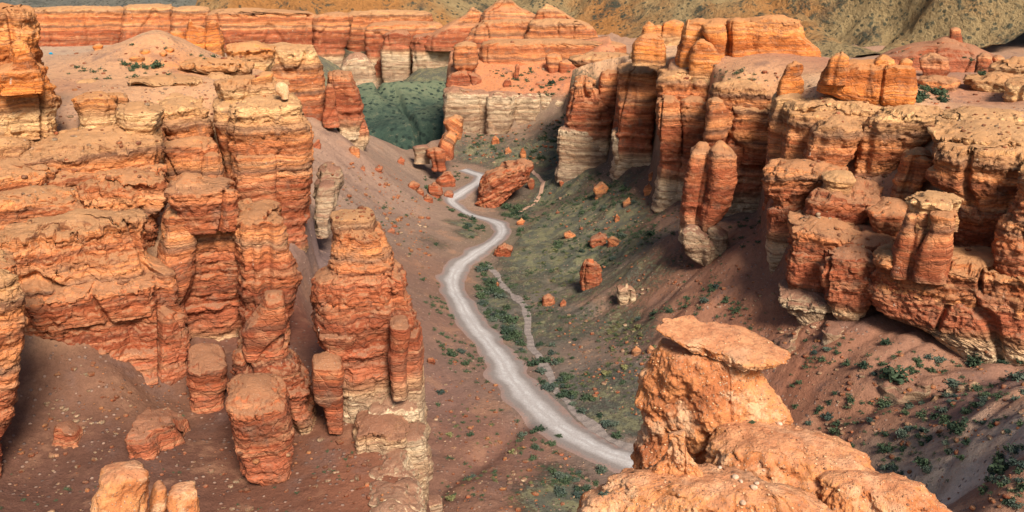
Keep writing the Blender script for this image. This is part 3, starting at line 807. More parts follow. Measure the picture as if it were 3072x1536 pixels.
mountain('mountains', -260, 1600, 560, 1900, h_right, M_MOUNT, 420, 300)
def h_left(X, Y):
    d = np.maximum(Y - 1000, 0)
    spur = np.abs(vnoise((X - .3 * Y) / 210., Y / 600., 4.0)) * 2 - .6
    return 28 + d * .32 + smooth(0, 200, d) * (-spur * 70 + 16 * fbm(X / 60., Y / 60., 3.0, 4)) - 30 * smooth(10, 0, d)
def h_green(X, Y):
    # green ridges in the gorge: a main crest and a spur running down to the left
    wob = 10 * vnoise(X / 40., Y / 40., 3.0)
    d1 = np.abs(Y + wob - (548 + .3 * (X + 66)))
    main = 23 - .30 * np.sqrt(d1 ** 2 + 90) - .16 * np.maximum(np.abs(X + 66) - 18, 0)
    d2 = np.abs((Y + wob - 496) - .9 * (X + 45)) / 1.35
    spur = 15 + .26 * (X + 45) - .44 * np.sqrt(d2 ** 2 + 30)
    m = np.maximum(main, spur) + 2.0 * np.exp(-((main - spur) / 3.0) ** 2) * .5
    m = m - 22 * smooth(474, 448, Y)
    return m + 1.3 * fbm(X / 22., Y / 22., 5.0, 4) - 4.5 * smooth(.35, 0, np.abs(vnoise(X / 15. + Y / 60., Y / 70., 2.0)))
gm_, gnt, gbs = nodes_of('green_hill_cover_and_shade'); GN = NT(gnt); GP = GN.pos()
gn1 = GN.noise(GP, .05, 6, .7); gn2 = GN.noise(GP, .28, 6, .75)
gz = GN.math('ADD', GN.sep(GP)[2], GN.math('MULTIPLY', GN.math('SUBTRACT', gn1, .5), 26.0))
gc = GN.mix(GN.step(gz, 4.0, 20.0), (.042, .070, .050), (.15, .18, .105))  # dark bushes low, grass on the crest, with the hill's shading painted in
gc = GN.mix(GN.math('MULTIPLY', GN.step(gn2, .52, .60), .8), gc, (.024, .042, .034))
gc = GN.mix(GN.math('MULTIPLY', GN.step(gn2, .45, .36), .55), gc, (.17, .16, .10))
gv = GN.voronoi(GP, .30); gr_ = GN.sep(GN.voronoi(GP, .30, 'Color'))[0]
gc = GN.mix(GN.math('MULTIPLY', GN.step(gv, .40, .28), GN.step(gr_, .45, .52)), gc, (.020, .034, .026))
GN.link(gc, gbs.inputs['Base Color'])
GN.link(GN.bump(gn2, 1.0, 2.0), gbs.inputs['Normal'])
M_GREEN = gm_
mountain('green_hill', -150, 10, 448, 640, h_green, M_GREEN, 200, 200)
mountain('hills', -1700, 300, 950, 2600, h_left, M_MOUNT_HAZY, 360, 220)

def ground_at(px, py):
    ys = np.arange(80.0, 620.0, .5)
    t = float(tdown(py)); zs = H - t * ys
    g = terrain(x_of(px, ys, zs), ys)
    k = int(np.argmax(zs <= g))
    return float(ys[k]), float(g[k])

# ------------------------------------------------------------------ left side of the canyon
formation('rock_tower', 'striped rock wall cut off by the left edge, its foot in red sand', 'rock tower', [
    ('pillar', S(104, [(262, -60, 12), (275, -60, 23), (300, -60, 28), (330, -60, 34), (352, -60, 31), (372, -60, 27), (400, -60, 22), (430, -60, 12), (452, -60, 0)], depth=8, taper=.3, seed=1, hoff=9, tilt=.1)),
    ('ledge', S(109, [(253, -60, 9), (262, -60, 19), (277, -60, 21), (284, -60, 18)], depth=6, seed=2))])
formation('rock_outcrop', 'broad stepped orange outcrop sloping down to the red sand basin on the left', 'rock outcrop', [
    ('body', S(127, [(212, -40, 108), (216, -50, 119), (228, -50, 125), (245, -50, 127), (256, -50, 131), (261, -50, 133), (270, -50, 138), (280, -50, 164), (300, -40, 168), (318, -20, 171), (330, 10, 187), (345, 20, 190), (365, 30, 196), (385, 34, 198), (400, 40, 192), (410, 60, 178)], depth=5.5, p=3.0, seed=3, hoff=7, taper=.2, amp=1.3, lean=.42)),
    ('ledge', S(131.5, [(279, 30, 160), (282, 24, 166), (290, 25, 166), (298, 28, 164)], depth=6, p=3.0, seed=4, hoff=6, tilt=.1, amp=1.1)),
    ('back_step', S(147, [(186, -60, 84), (200, -60, 92), (230, -60, 108), (262, -60, 130), (285, -60, 160)], depth=6, p=5, seed=232, taper=.1)),
    ('top_step', S(143, [(188, -50, 62), (194, -50, 76), (205, -50, 79), (212, -50, 82), (222, -50, 90)], depth=7, p=3.4, seed=7, hoff=3))])
formation('rock_ledge', 'tan ledge with sand on top at the left edge below a small dark outcrop', 'rock ledge', [
    ('ledge', S(147, [(166, -60, 62), (175, -60, 65), (187, -60, 63), (196, -60, 52), (210, -60, 50)], depth=9, p=3.2, seed=8, tilt=.12)),
    ('upper_block', S(155, [(140, -60, 26), (146, -60, 33), (156, -60, 36), (166, -60, 30)], depth=5, seed=9)),
    ('upper_block', S(160, [(114, -60, 8), (120, -60, 10), (138, -60, 21), (142, -60, 20)], depth=4, seed=10))])
formation('rock_shelf', 'long pale ochre shelf with a sandy top left of the dark vertical cleft', 'rock shelf', [
    ('wall', S(160, [(137, 20, 158), (142, 22, 168), (155, 24, 170), (166, 30, 168), (176, 60, 166)], depth=9, p=3.8, seed=11, tilt=.12)),
    ('dark_block', S(151, [(171, 88, 160), (180, 76, 165), (192, 74, 168), (206, 76, 168), (215, 79, 163), (222, 108, 162), (240, 112, 161), (262, 114, 158), (290, 116, 156)], depth=8, p=3.2, seed=12, amp=1.2)),
    ('under_wall', S(157.5, [(164, 22, 170), (178, 20, 170), (215, 30, 168), (255, 60, 164), (285, 90, 160)], depth=6, p=5, seed=13, taper=.1))])
formation('rock_amphitheatre', 'red banded rock wall curving round a hollow, grey capped block on its rim', 'rock wall', [
    ('right_buttress', S(143, [(204, 232, 277), (210, 230, 281), (226, 230, 282), (240, 232, 284), (256, 234, 288), (264, 236, 293), (284, 238, 297), (300, 240, 297), (330, 240, 293), (350, 240, 290)], depth=9, p=3.0, lean=.12, seed=14, hoff=4, amp=1.1)),
    ('cap_rock', S(145, [(177, 168, 178), (182, 165, 212), (190, 165, 236), (198, 166, 243), (204, 168, 243), (210, 175, 240)], depth=6, p=2.6, seed=15, hoff=-6, dome=1.0)),
    ('back_wall', S(149, [(203, 166, 268), (212, 164, 270), (240, 163, 272), (280, 158, 270), (320, 158, 268), (350, 158, 266)], depth=8, p=4.5, seed=16, hoff=4, amp=1.2, sag=-1.5)),
    ('left_buttress', S(144, [(205, 166, 190), (215, 163, 196), (240, 160, 198), (270, 156, 196), (300, 154, 190), (345, 152, 186)], depth=6, p=2.8, seed=17, hoff=4))])
rock('fallen_block', 'dusty rounded rock wedged between the stepped outcrop and the layered spire', 'boulder', S(128, [(352, 188, 220), (358, 184, 227), (368, 183, 230), (382, 185, 229), (398, 188, 226)], depth=4.5, p=2.8, roll=-.14, pitch=.05, seed=18, hoff=10, tilt=.1, amp=.8))
formation('rock_tower', 'twin orange tower with yellow top bands, right of the dark cleft', 'rock tower', [
    ('right_pillar', S(188, [(94, 236, 296), (99, 231, 299), (106, 231, 300), (122, 230, 303), (126, 231, 309), (135, 232, 311), (150, 233, 312), (175, 233, 313), (200, 235, 313), (225, 237, 312), (242, 240, 311), (256, 242, 308)], depth=13, p=4, seed=19, taper=.2, amp=1.0)),
    ('buttress', S(186, [(148, 233, 277), (154, 232, 278), (165, 232, 278), (185, 232, 278), (205, 240, 279), (240, 240, 279)], depth=6, p=3.6, seed=20, amp=.7)),
    ('left_pillar', S(193, [(97, 215, 240), (104, 213, 240), (120, 212, 240), (150, 219, 240), (175, 224, 240), (200, 228, 240), (225, 232, 240)], depth=9, p=3, seed=21)),
    ('cap_rock', S(197, [(78, 217, 280), (82, 216, 292), (88, 217, 292), (93, 218, 290), (99, 220, 280)], depth=9, p=3, seed=22)),
    ('cap_rock', S(200, [(72, 257, 275), (75, 254, 276), (79, 250, 274)], depth=3, p=2.4, seed=23))])
rock('balanced_boulder', 'pale flat oval boulder leaning on the rim of the twin orange tower', 'boulder', S(193, [(82, 277, 284), (86, 274.5, 289), (92, 275, 290), (97, 281, 289)], depth=1.6, p=2.2, seed=24, amp=.5, hoff=0, ext=.5), mat=M_PALE)
formation('rock_tower', 'dark orange rock wall left of the deep cleft, narrowing downward beside the twin tower', 'rock tower', [
    ('pillar', S(195, [(99, 150, 202), (104, 150, 206), (110, 152, 206), (122, 155, 210), (140, 165, 214), (146, 168, 217), (165, 172, 222), (187, 176, 229), (200, 180, 230)], depth=9, p=3.6, seed=25)),
    ('lower_wall', S(187, [(138, 160, 216), (150, 164, 219), (175, 168, 226), (200, 172, 231), (215, 174, 231)], depth=5, p=5, seed=233, taper=.1)),
    ('front_pillar', S(185, [(151, 206, 218), (155, 202, 220), (170, 200, 224), (190, 198, 228), (205, 198, 228)], depth=4, p=3, seed=26, amp=.8)),
    ('ledge', S(190, [(107, 118, 160), (111, 117, 165), (118, 118, 165), (126, 120, 162), (140, 122, 168), (160, 130, 170)], depth=7, p=3.2, seed=27))])
formation('rock_ledge', 'flat topped tan blocks standing on the sandy slope of the left rim', 'rock ledge', [
    ('block', S(172, [(93, 75, 114), (98, 72, 117), (107, 75, 117), (114, 78, 117), (122, 80, 118)], depth=6, p=3.4, seed=28, hoff=2)),
    ('block', S(180, [(92, 108, 127), (97, 106, 131), (106, 110, 131), (112, 112, 128)], depth=4, p=3, seed=29, hoff=2)),
    ('block', S(168, [(103, 118, 150), (110, 117, 164), (117, 117, 163), (126, 118, 160), (134, 122, 160)], depth=6, p=3, seed=30))])
formation('rock_ledge', 'overhanging pale sandstone rim below the shrub dotted plateau on the left', 'rock ledge', [
    ('rim', S(212, [(80, 70, 104), (84, 68, 117), (88, 70, 122), (92, 80, 122), (97, 90, 118)], depth=6, p=3, seed=31, amp=.7)),
    ('rim', S(214, [(76, 160, 196), (79, 122, 204), (84, 150, 204), (88, 165, 202), (95, 168, 198), (102, 170, 200)], depth=8, p=3, seed=32, amp=.7)),
    ('lower_block', S(206, [(95, 155, 200), (99, 153, 204), (106, 155, 206), (112, 158, 206)], depth=6, p=3, seed=33))])
formation('rock_ledge', 'long flat ledge of brown blocks in front of the small ruined looking butte', 'rock ledge', [
    ('rim', S(232, [(60, 195, 252), (63, 176, 256), (68, 178, 254), (73, 205, 252), (82, 208, 250), (92, 210, 248)], depth=8, p=3.4, seed=34)),
    ('lower_wall', S(226, [(73, 200, 232), (78, 200, 236), (88, 203, 236), (98, 206, 234), (110, 208, 232)], depth=6, p=3, seed=35)),
    ('upper_rim', S(262, [(44, 228, 262), (47, 226, 278), (53, 227, 278), (60, 230, 276), (70, 232, 272)], depth=9, p=3.4, seed=36))])
formation('rock_tower', 'tall dark orange tower at the upper left corner of the canyon rim', 'rock tower', [
    ('pillar', S(166, [(8, -60, 26), (11, -60, 33), (22, -60, 37), (34, -60, 38), (45, -60, 39), (56, -60, 42), (62, -60, 41)], depth=8, p=3.2, seed=37, amp=1.1)),
    ('base', S(162, [(60, -60, 40), (66, -60, 47), (72, -60, 49), (78, -60, 48), (84, -60, 50), (88, -60, 54), (92, -60, 60), (103, -60, 62), (112, -60, 61), (118, -60, 58)], depth=10, p=3.4, seed=38)),
    ('front_spur', S(160, [(38, 12, 24), (44, 8, 30), (54, 8, 38), (64, 8, 40), (72, -10, 44)], depth=4, p=2.6, seed=39))])
formation('rock_butte', 'small ruin like butte with two stumps on the orange hill of the left rim', 'butte', [
    ('stump', S(268, [(21, 207, 218), (24, 206, 219), (30, 206, 220), (38, 205, 223), (45, 205, 224)], depth=4, seed=40)),
    ('stump', S(268, [(20, 188, 193), (24, 187, 194), (27, 186, 206), (36, 184, 208), (44, 183, 208)], depth=4, seed=41)),
    ('low_mound', S(264, [(28, 173, 179), (31, 170, 182), (35, 168, 184), (40, 166, 186)], depth=4, seed=42, p=2.4))])
for i, (py, xl, xr, Y) in enumerate([(46, 92, 105, 255), (51, 139, 151, 240), (49, 163, 175, 243), (53, 158, 168, 236), (58, 128, 146, 232)]):
    rock('flat_boulder', ['flat brown slab at the left end of the sandy hill', 'flat tan boulder half way up the sandy hill', 'brown flat boulder just below the orange sand patch', 'small tan boulder under the orange sand patch', 'long low pale slab at the foot of the sandy hill'][i], 'boulder',
         S(ground_at((xl + xr) / 2, py + 4)[0] - .5, [(py - 2, xl + 3, xr - 3), (py, xl, xr), (py + 4, xl + 2, xr - 2)], depth=2, p=2.6, seed=43 + i, amp=.8, ext=1.0))
formation('rock_mesa', 'square ended red mesa with pale foot closing the left side of the gorge', 'mesa', [
    ('wall', S(310, [(45, 235, 315), (48, 226, 318), (55, 226, 321), (65, 228, 325), (72, 230, 327), (90, 230, 328), (108, 228, 330), (118, 226, 334)], depth=16, p=5, seed=50, taper=.2)),
    ('end_buttress', S(318, [(71, 327, 343), (75, 328, 350), (84, 328, 354), (95, 328, 360), (104, 328, 363), (112, 326, 365), (122, 330, 365), (128, 335, 362)], depth=12, p=3.6, seed=51, taper=.2, hoff=-6)),
    ('pillar', S(308, [(84, 326, 333), (90, 325, 336), (104, 324, 338), (116, 322, 340)], depth=4, seed=52, hoff=-6))])
rock('red_boulder', 'large rust red boulder resting on the slope under the square ended mesa', 'boulder', S(ground_at(358, 148)[0] - 2, [(115, 345, 354), (118, 341, 362), (125, 339, 368), (133, 338.5, 370), (141, 341, 370), (149, 350, 366)], depth=5, p=2.6, seed=53, hoff=-2, joints=.5, ext=2))
rock('tan_boulder', 'tan wedge shaped boulder just below the large rust red boulder', 'boulder', S(ground_at(355, 156)[0] - 1, [(146, 350, 356), (150, 348, 360), (156, 351, 360)], depth=2, p=2.5, seed=54, hoff=22, ext=1), )
formation('pale_outcrop', 'crumbly pale outcrop at the foot of the slope right of the twin tower', 'rock outcrop', [
    ('block', S(214, [(178, 313, 330), (184, 312, 333), (200, 312, 333), (215, 313, 332), (222, 314, 330)], depth=6, seed=55, hoff=-22, amp=1.4, lean=.55)),
    ('block', S(220, [(162, 318, 328), (168, 315, 336), (180, 314, 341), (200, 325, 340), (210, 326, 338)], depth=6, seed=56, hoff=-24, amp=1.4, lean=.55))])
formation('rock_spire', 'layered orange spire with a thin pale tip behind the dusty boulder', 'rock spire', [
    ('pillar', S(117, [(327, 250, 284), (333, 241, 287), (341, 234, 288), (350, 229, 289), (357, 226, 292), (368, 227, 300), (380, 228, 304), (400, 232, 311), (410, 240, 314), (425, 255, 319), (440, 280, 321), (449, 296, 320)], depth=6, p=2.8, seed=57, hoff=6, amp=1.1, joints=.8, lean=.12, taper=.8)),
    ('tip', S(119.5, [(291, 268, 279), (296, 263, 284), (303, 262, 285), (309, 260, 285), (316, 256, 285), (324, 247, 286), (334, 240, 286)], depth=3, p=2.6, seed=58, amp=.9))])
rock('rock_stump', 'squat dusty boulder tower striped with white veins in the lower left sand', 'boulder', S(107, [(381, 227, 233), (387, 224, 247), (393, 223, 270), (399, 223, 284), (406, 224, 288), (416, 226, 290), (430, 230, 294), (447, 234, 294), (462, 237, 294), (473, 240, 291), (480, 258, 288)], depth=5.2, p=3.0, roll=-.16, pitch=.10, seed=59, hoff=9, amp=1.0, joints=.6, taper=.3, dome=.8, ext=3))
formation('rock_tower', 'freestanding red tower with a flat cap beside the gravel track', 'rock tower', [
    ('cap_rock', S(127.5, [(210, 336, 370), (213, 330, 375), (218, 328, 376), (222, 330, 376)], depth=4.0, p=2.5, seed=60, hoff=4, amp=.8)),
    ('pillar', S(120.5, [(219, 334, 369), (225, 333, 371), (238, 331, 379), (250, 329, 386), (262, 328, 391), (275, 327, 397), (279, 318, 404), (283, 313, 408), (290, 312, 410), (295, 315, 409), (304, 311, 411), (316, 311, 417), (332, 313, 421), (345, 320, 423), (362, 327, 424), (385, 334, 425), (410, 338, 426), (425, 338, 426)], depth=6.5, p=3.0, seed=63, joints=.5, crack=.6, lean=.10, taper=.75)),
    ('left_buttress', S(120.5, [(323, 314, 350), (330, 313, 361), (337, 315, 361), (350, 323, 359), (362, 330, 357), (368, 335, 355), (380, 340, 352)], depth=4, p=3, seed=64, amp=.7, joints=.4)),
    ('right_buttress', S(119.5, [(317, 392, 404), (322, 388, 409), (334, 390, 411), (346, 389, 410), (358, 388, 407), (366, 388, 408), (374, 390, 408)], depth=3, p=2.4, seed=65, amp=.7, joints=.3)),
    ('right_flank', S(122, [(316, 400, 416), (322, 398, 420), (340, 398, 422), (360, 398, 424), (390, 398, 425), (412, 396, 426)], depth=6, p=2.8, seed=165, amp=.8, joints=.4)),
    ('base', S(119, [(386, 368, 424), (391, 366, 426), (400, 369, 426), (412, 370, 426), (422, 388, 427), (440, 400, 428), (460, 404, 430), (478, 404, 432), (495, 404, 430), (515, 408, 428)], depth=5.5, p=3.2, seed=66, hoff=-2, amp=1.1)),
    ('base', S(121, [(366, 343, 363), (374, 343, 366), (390, 344, 368), (405, 345, 370), (416, 346, 372)], depth=4, p=3, seed=67, hoff=-4))])
rock('rock_block', 'small square sided red block leaning at the left foot of the freestanding tower', 'rock block', S(117, [(355, 314, 326), (358, 312, 332), (363, 311, 343), (369, 311, 345), (385, 312, 343), (400, 314, 343), (408, 326, 342)], depth=2.6, p=4, roll=-.12, pitch=.12, seed=68, hoff=8, amp=.7, joints=.3, crack=.3))
formation('rock_bench', 'cream coloured cliff edge holding up the red sand basin above the canyon floor', 'rock bench', [
    ('front_wall', S(107, [(448, 374, 412), (455, 368, 424), (470, 366, 428), (500, 366, 431), (540, 366, 428)], depth=7, p=2.8, seed=69, hoff=3, round_top=.9, amp=1.3, joints=1.3, top_at=1.3)),
    ('front_wall', S(98, [(490, 366, 404), (503, 364, 418), (520, 362, 424), (545, 362, 424)], depth=5.5, p=2.8, seed=269, hoff=3, round_top=.9, amp=1.3, joints=1.3, top_at=1.3)),
    ('ledge', S(113, [(414, 356, 398), (420, 352, 408), (432, 352, 412), (444, 352, 413), (456, 352, 413)], depth=5, p=3.2, seed=70, hoff=4, amp=.9)),
    ('corner_pillar', S(115, [(421, 400, 424), (428, 398, 427), (445, 398, 428), (470, 400, 430), (500, 402, 430), (530, 402, 426)], depth=4, p=3, seed=71, hoff=2))])
rock('round_boulder', 'rounded brown boulder at the foot of the cream cliff, bottom centre', 'boulder', S(121, [(496, 424, 440), (501, 421, 443), (508, 420, 444), (518, 420, 443)], depth=1.7, p=2.3, seed=72, amp=.8, ext=1, ds=.13))
rock('golden_boulder', 'golden sunlit boulder cut off by the bottom edge, the taller of a pair', 'boulder', S(24, [(463, 118, 136), (466, 108, 145), (474, 101, 153), (484, 97, 156), (495, 94, 156), (512, 91, 154), (540, 88, 150)], depth=.85, p=2.5, seed=75, earth=True, ext=1.5))
rock('golden_boulder', 'squarer golden boulder at the bottom edge, right of the taller one', 'boulder', S(24.5, [(482, 180, 196), (485, 172, 199), (490, 170, 201), (505, 166, 203), (540, 163, 204)], depth=.6, p=3, seed=76, earth=True, ext=1.5))
rock('dark_slab', 'thin dark brown slab wedged between the two golden boulders', 'boulder', S(25.4, [(480, 156, 164), (485, 152, 168), (500, 150, 170), (540, 146, 172)], depth=.6, p=2.5, seed=77, earth=True, ext=1.5))

def ledge_patch(name, label, poly_px, z0, hgt, hval, seed, rim=1.5, tag_cat='rock ledge'):
    # a rock step breaking out of the slope: own mesh, edged steeply, its top following the slope
    pl = np.array([pt(a, b, z0)[:2] for a, b in poly_px])
    xs = np.arange(pl[:, 0].min() - 1.5, pl[:, 0].max() + 1.5, .22); ys = np.arange(pl[:, 1].min() - 1.5, pl[:, 1].max() + 1.5, .22)
    X, Y = np.meshgrid(xs, ys)
    d = sdist(pl, X, Y) + .6 * fbm(X * .3, Y * .3, seed, 3)
    fr = smooth(pl[:, 1].max(), pl[:, 1].min() + .35 * np.ptp(pl[:, 1]), Y)
    Z = terrain(X, Y) - 1.2 + (1.2 + hgt * (.06 + .94 * fr)) * smooth(-.1, rim, d) + .22 * fbm(X * .6, Y * .6, seed + 3, 4)
    sw = smooth(-.6, 1.2, d); X = X + .55 * vnoise(X * .5, Y * .5, Z * 1.2); Y = Y + .7 * vnoise(X * .5, Y * .5, Z * 1.6 + 7) - 1.1 * sw * fr * smooth(.2, 1.5, d)
    ny_, nx_ = X.shape
    V = np.stack([X, Y, Z], -1).reshape(-1, 3)
    i = np.arange(ny_ - 1)[:, None] * nx_; j = np.arange(nx_ - 1)[None]
    Q = np.stack([i + j, i + j + 1, i + nx_ + j + 1, i + nx_ + j], -1).reshape(-1, 4)
    keep = (d.reshape(-1)[Q] > -.9).any(1)
    hz = hval + (V[:, 2] - z0)
    o = mesh_from(name, V, Q[keep], M_ROCK, {'h': hz, 'bed': np.interp(hz, _zz, _tone)}, None, (pl[:, 0].mean(), pl[:, 1].mean(), z0))
    return tag(o, label, tag_cat)
ledge_patch('low_ledge', 'low dust covered lump overhanging the sand, right of its smaller twin', [(121, 447), (126, 456), (150, 452), (180, 437), (193, 418), (188, 404), (165, 398), (140, 420)], 19, 3.4, 28, 3.0)
ledge_patch('low_ledge', 'smallest dusty lump overhanging the sand at lower left', [(47, 441), (60, 440), (82, 444), (89, 430), (80, 420), (58, 424)], 20, 2.4, 29, 9.0)
ledge_patch('rock_step', 'grey cream rock step in the middle of the gullied slope at lower right', [(915, 384), (918, 378), (945, 378), (975, 386), (986, 397), (972, 403), (945, 395), (930, 396)], 22.5, 1.6, 12, 5.0)
ledge_patch('rock_step', 'curved grey cream step under the honeycombed wall, above the gully', [(872, 362), (885, 358), (915, 370), (940, 376), (930, 384), (900, 380), (882, 374)], 21, 1.5, 12, 8.0)
ledge_patch('rock_step', 'low grey step just right of the close hoodoo cap', [(752, 330), (775, 326), (806, 330), (800, 342), (770, 346)], 18, 1.6, 12, 11.0)

# a small blue tent on the far edge of the left rim
M_TENT = pale_material('blue_tent_cloth', (.0, .20, .40), (.0, .26, .48))
ty, tz = ground_at(50.9, 54)
tx = float(x_of(50.9, ty, tz))
tu = np.linspace(0, 2 * np.pi, 25)[:-1]; tv = np.linspace(0, 1, 9)
TX = np.stack([np.concatenate([[1.0 * (1 - v ** 2.6) ** .5 * math.cos(u) * (1 + .12 * math.cos(4 * u)), .75 * (1 - v ** 2.6) ** .5 * math.sin(u), 1.05 * v - .05] for u in tu]).reshape(-1, 3) for v in tv * .995]).reshape(-1, 3)
ti = np.arange(8)[:, None] * 24; tj = np.arange(24)[None]; tk = (tj + 1) % 24
tent = mesh_from('tent', TX + np.array([tx, ty, tz]), np.stack([ti + tj, ti + tk, ti + 24 + tk, ti + 24 + tj], -1).reshape(-1, 4), M_TENT, None, None, (tx, ty, tz))
tag(tent, 'tiny bright blue tent on the rim beside the tall upper left tower', 'tent')

# ------------------------------------------------------------------ middle of the canyon
rock('leaning_boulder', 'huge red boulder of tilted layers leaning over the bend of the track', 'boulder', S(ground_at(495, 208)[0] - 2, [(160, 523, 529), (163, 512, 533), (168, 502, 533.5), (173, 492, 533), (178, 484, 531), (185, 480, 527), (193, 476, 519), (200, 474.5, 512), (205, 475, 507), (210, 480, 501)], depth=9, p=2.8, seed=80, amp=1.3, joints=.6, hoff=27, hdir=(-.42, .1, .9), ext=2, taper=.3, ds=.3))
rock('red_boulder', 'small rusty boulder at the right heel of the huge leaning one', 'boulder', S(ground_at(531, 190)[0] - .5, [(178, 529, 533), (181, 527, 535), (187, 527, 535), (190, 529, 534)], depth=1.4, p=2.4, seed=81, hoff=28, ext=1))
for i, (name, lab, rows, Y) in enumerate([
    ('red_boulder', 'long rusty boulder, uppermost of the heap left of the track bend', [(172, 440, 452), (176, 435, 453), (181, 434, 455), (187, 436, 456)], 345),
    ('red_boulder', 'blocky boulder in the middle of the heap left of the track bend', [(183, 430, 440), (187, 427, 443), (193, 427, 444), (198, 430, 442)], 328),
    ('red_boulder', 'leftmost boulder of the heap left of the track bend', [(181, 409, 416), (184, 407, 419), (188, 408, 419), (190, 411, 417)], 338),
    ('red_boulder', 'low flat boulder at the bottom of the heap left of the track bend', [(195, 424, 431), (197, 421, 434), (202, 423, 433)], 318),
    ('red_boulder', 'small boulder at the right end of the heap beside the track', [(191, 444, 451), (194, 442, 455), (198, 444, 454)], 324),
    ('red_boulder', 'pinkish boulder between the leftmost and the blocky one of the heap', [(188, 417, 423), (190, 415, 425), (195, 417, 425)], 330)]):
    rock(name, lab, 'boulder', S(ground_at((rows[-1][1] + rows[-1][2]) / 2, rows[-1][0])[0] - 1, rows, depth=2.5, p=3.2, seed=82 + i, hoff=26, ext=1.5, amp=1.8, roll=(.2, -.15, .1, -.2, .25, -.1)[i]), group='boulder heap by the track bend')
formation('leaning_slab', 'pair of stacked red blocks tipped over below the middle mesa', 'boulder', [
    ('upper_block', S(352, [(115, 453, 460), (118, 445, 463), (123, 441, 464), (129, 446, 464), (136, 453, 462), (140, 457, 461)], depth=4, p=3, seed=90, hoff=24, hdir=(.55, 0, .8), ext=0)),
    ('lower_block', S(348, [(131, 447, 453), (134, 444, 457), (142, 440, 458), (150, 438, 454)], depth=4, p=3, seed=91, hoff=24, hdir=(.55, 0, .8)))])
rock('split_boulder', 'whitish grey block at the tip of the slope below the tipped red pair', 'boulder', S(352, [(145, 415, 428), (148, 412, 430), (154, 414, 430)], depth=3, p=3, seed=92, hoff=-8))
rock('split_boulder', 'pink and cream boulder beside the first shrubs of the track', 'boulder', S(345, [(147, 430, 440), (150, 426, 446), (156, 426, 447), (162, 432, 446)], depth=4, p=2.8, seed=93, hoff=22))
formation('rock_mesa', 'flat topped orange mesa standing on a cream white cliff in the middle distance', 'mesa', [
    ('upper_wall', S(440, [(40, 490, 590), (43, 479, 624), (52, 478, 625), (60, 478, 622), (66, 478, 615)], depth=14, p=6, seed=94, taper=.1, amp=.8)),
    ('corner_tower', S(426, [(43, 459, 475), (46, 454, 477), (55, 453, 478), (66, 452, 478), (71, 455, 476)], depth=6, p=3.4, seed=95, hoff=1)),
    ('left_wall', S(424, [(69, 451, 474), (75, 448, 480), (88, 445, 490), (95, 443, 500)], depth=8, p=4, seed=96, hoff=-2, taper=.2)),
    ('white_wall', S(411, [(90, 446, 560), (95, 443, 567), (108, 443, 567), (118, 444, 565), (128, 450, 550)], depth=9, p=6, seed=231, hoff=-8, taper=.1, amp=.8)),
    ('white_wall', S(408, [(88, 444, 470), (93, 442, 482), (100, 442, 482), (115, 442, 482), (124, 446, 482), (130, 455, 480)], depth=8, p=4, seed=97, hoff=-8, taper=.1)),
    ('white_wall', S(404, [(92, 487, 512), (96, 484, 515), (110, 485, 515), (124, 485, 513), (136, 487, 508)], depth=7, p=3.6, seed=98, hoff=-8, taper=.1)),
    ('white_wall', S(410, [(94, 515, 536), (97, 512, 539), (110, 512, 539), (122, 512, 536), (130, 513, 530)], depth=7, p=4, seed=99, hoff=-8, taper=.1)),
    ('white_wall', S(411, [(97, 540, 562), (100, 538, 567), (110, 538, 567), (117, 538, 566), (122, 538, 560)], depth=7, p=4, seed=100, hoff=-8, taper=.1)),
    ('buttress', S(430, [(54, 546, 562), (58, 545, 563), (66, 546, 562), (72, 548, 560)], depth=4, p=3, seed=101, hoff=1)),
    ('buttress', S(428, [(60, 560, 574), (64, 558, 576), (74, 559, 575), (82, 561, 574), (88, 562, 574)], depth=4, p=3.4, seed=102, hoff=-1)),
    ('buttress', S(440, [(56, 575, 600), (60, 573, 603), (75, 574, 603), (90, 576, 603)], depth=6, p=3.4, seed=103, hoff=-1)),
    ('pinnacle', S(426, [(64, 516, 520), (68, 514, 520), (74, 513, 519)], depth=2, p=2.4, seed=104, hoff=-1)),
    ('pinnacle', S(418, [(79, 505, 511), (84, 503, 512), (92, 502, 513)], depth=2.5, p=2.6, seed=105, hoff=-1)),
    ('pinnacle', S(418, [(82, 536, 546), (86, 534, 548), (93, 533, 550)], depth=2.5, p=2.6, seed=106, hoff=-1))])
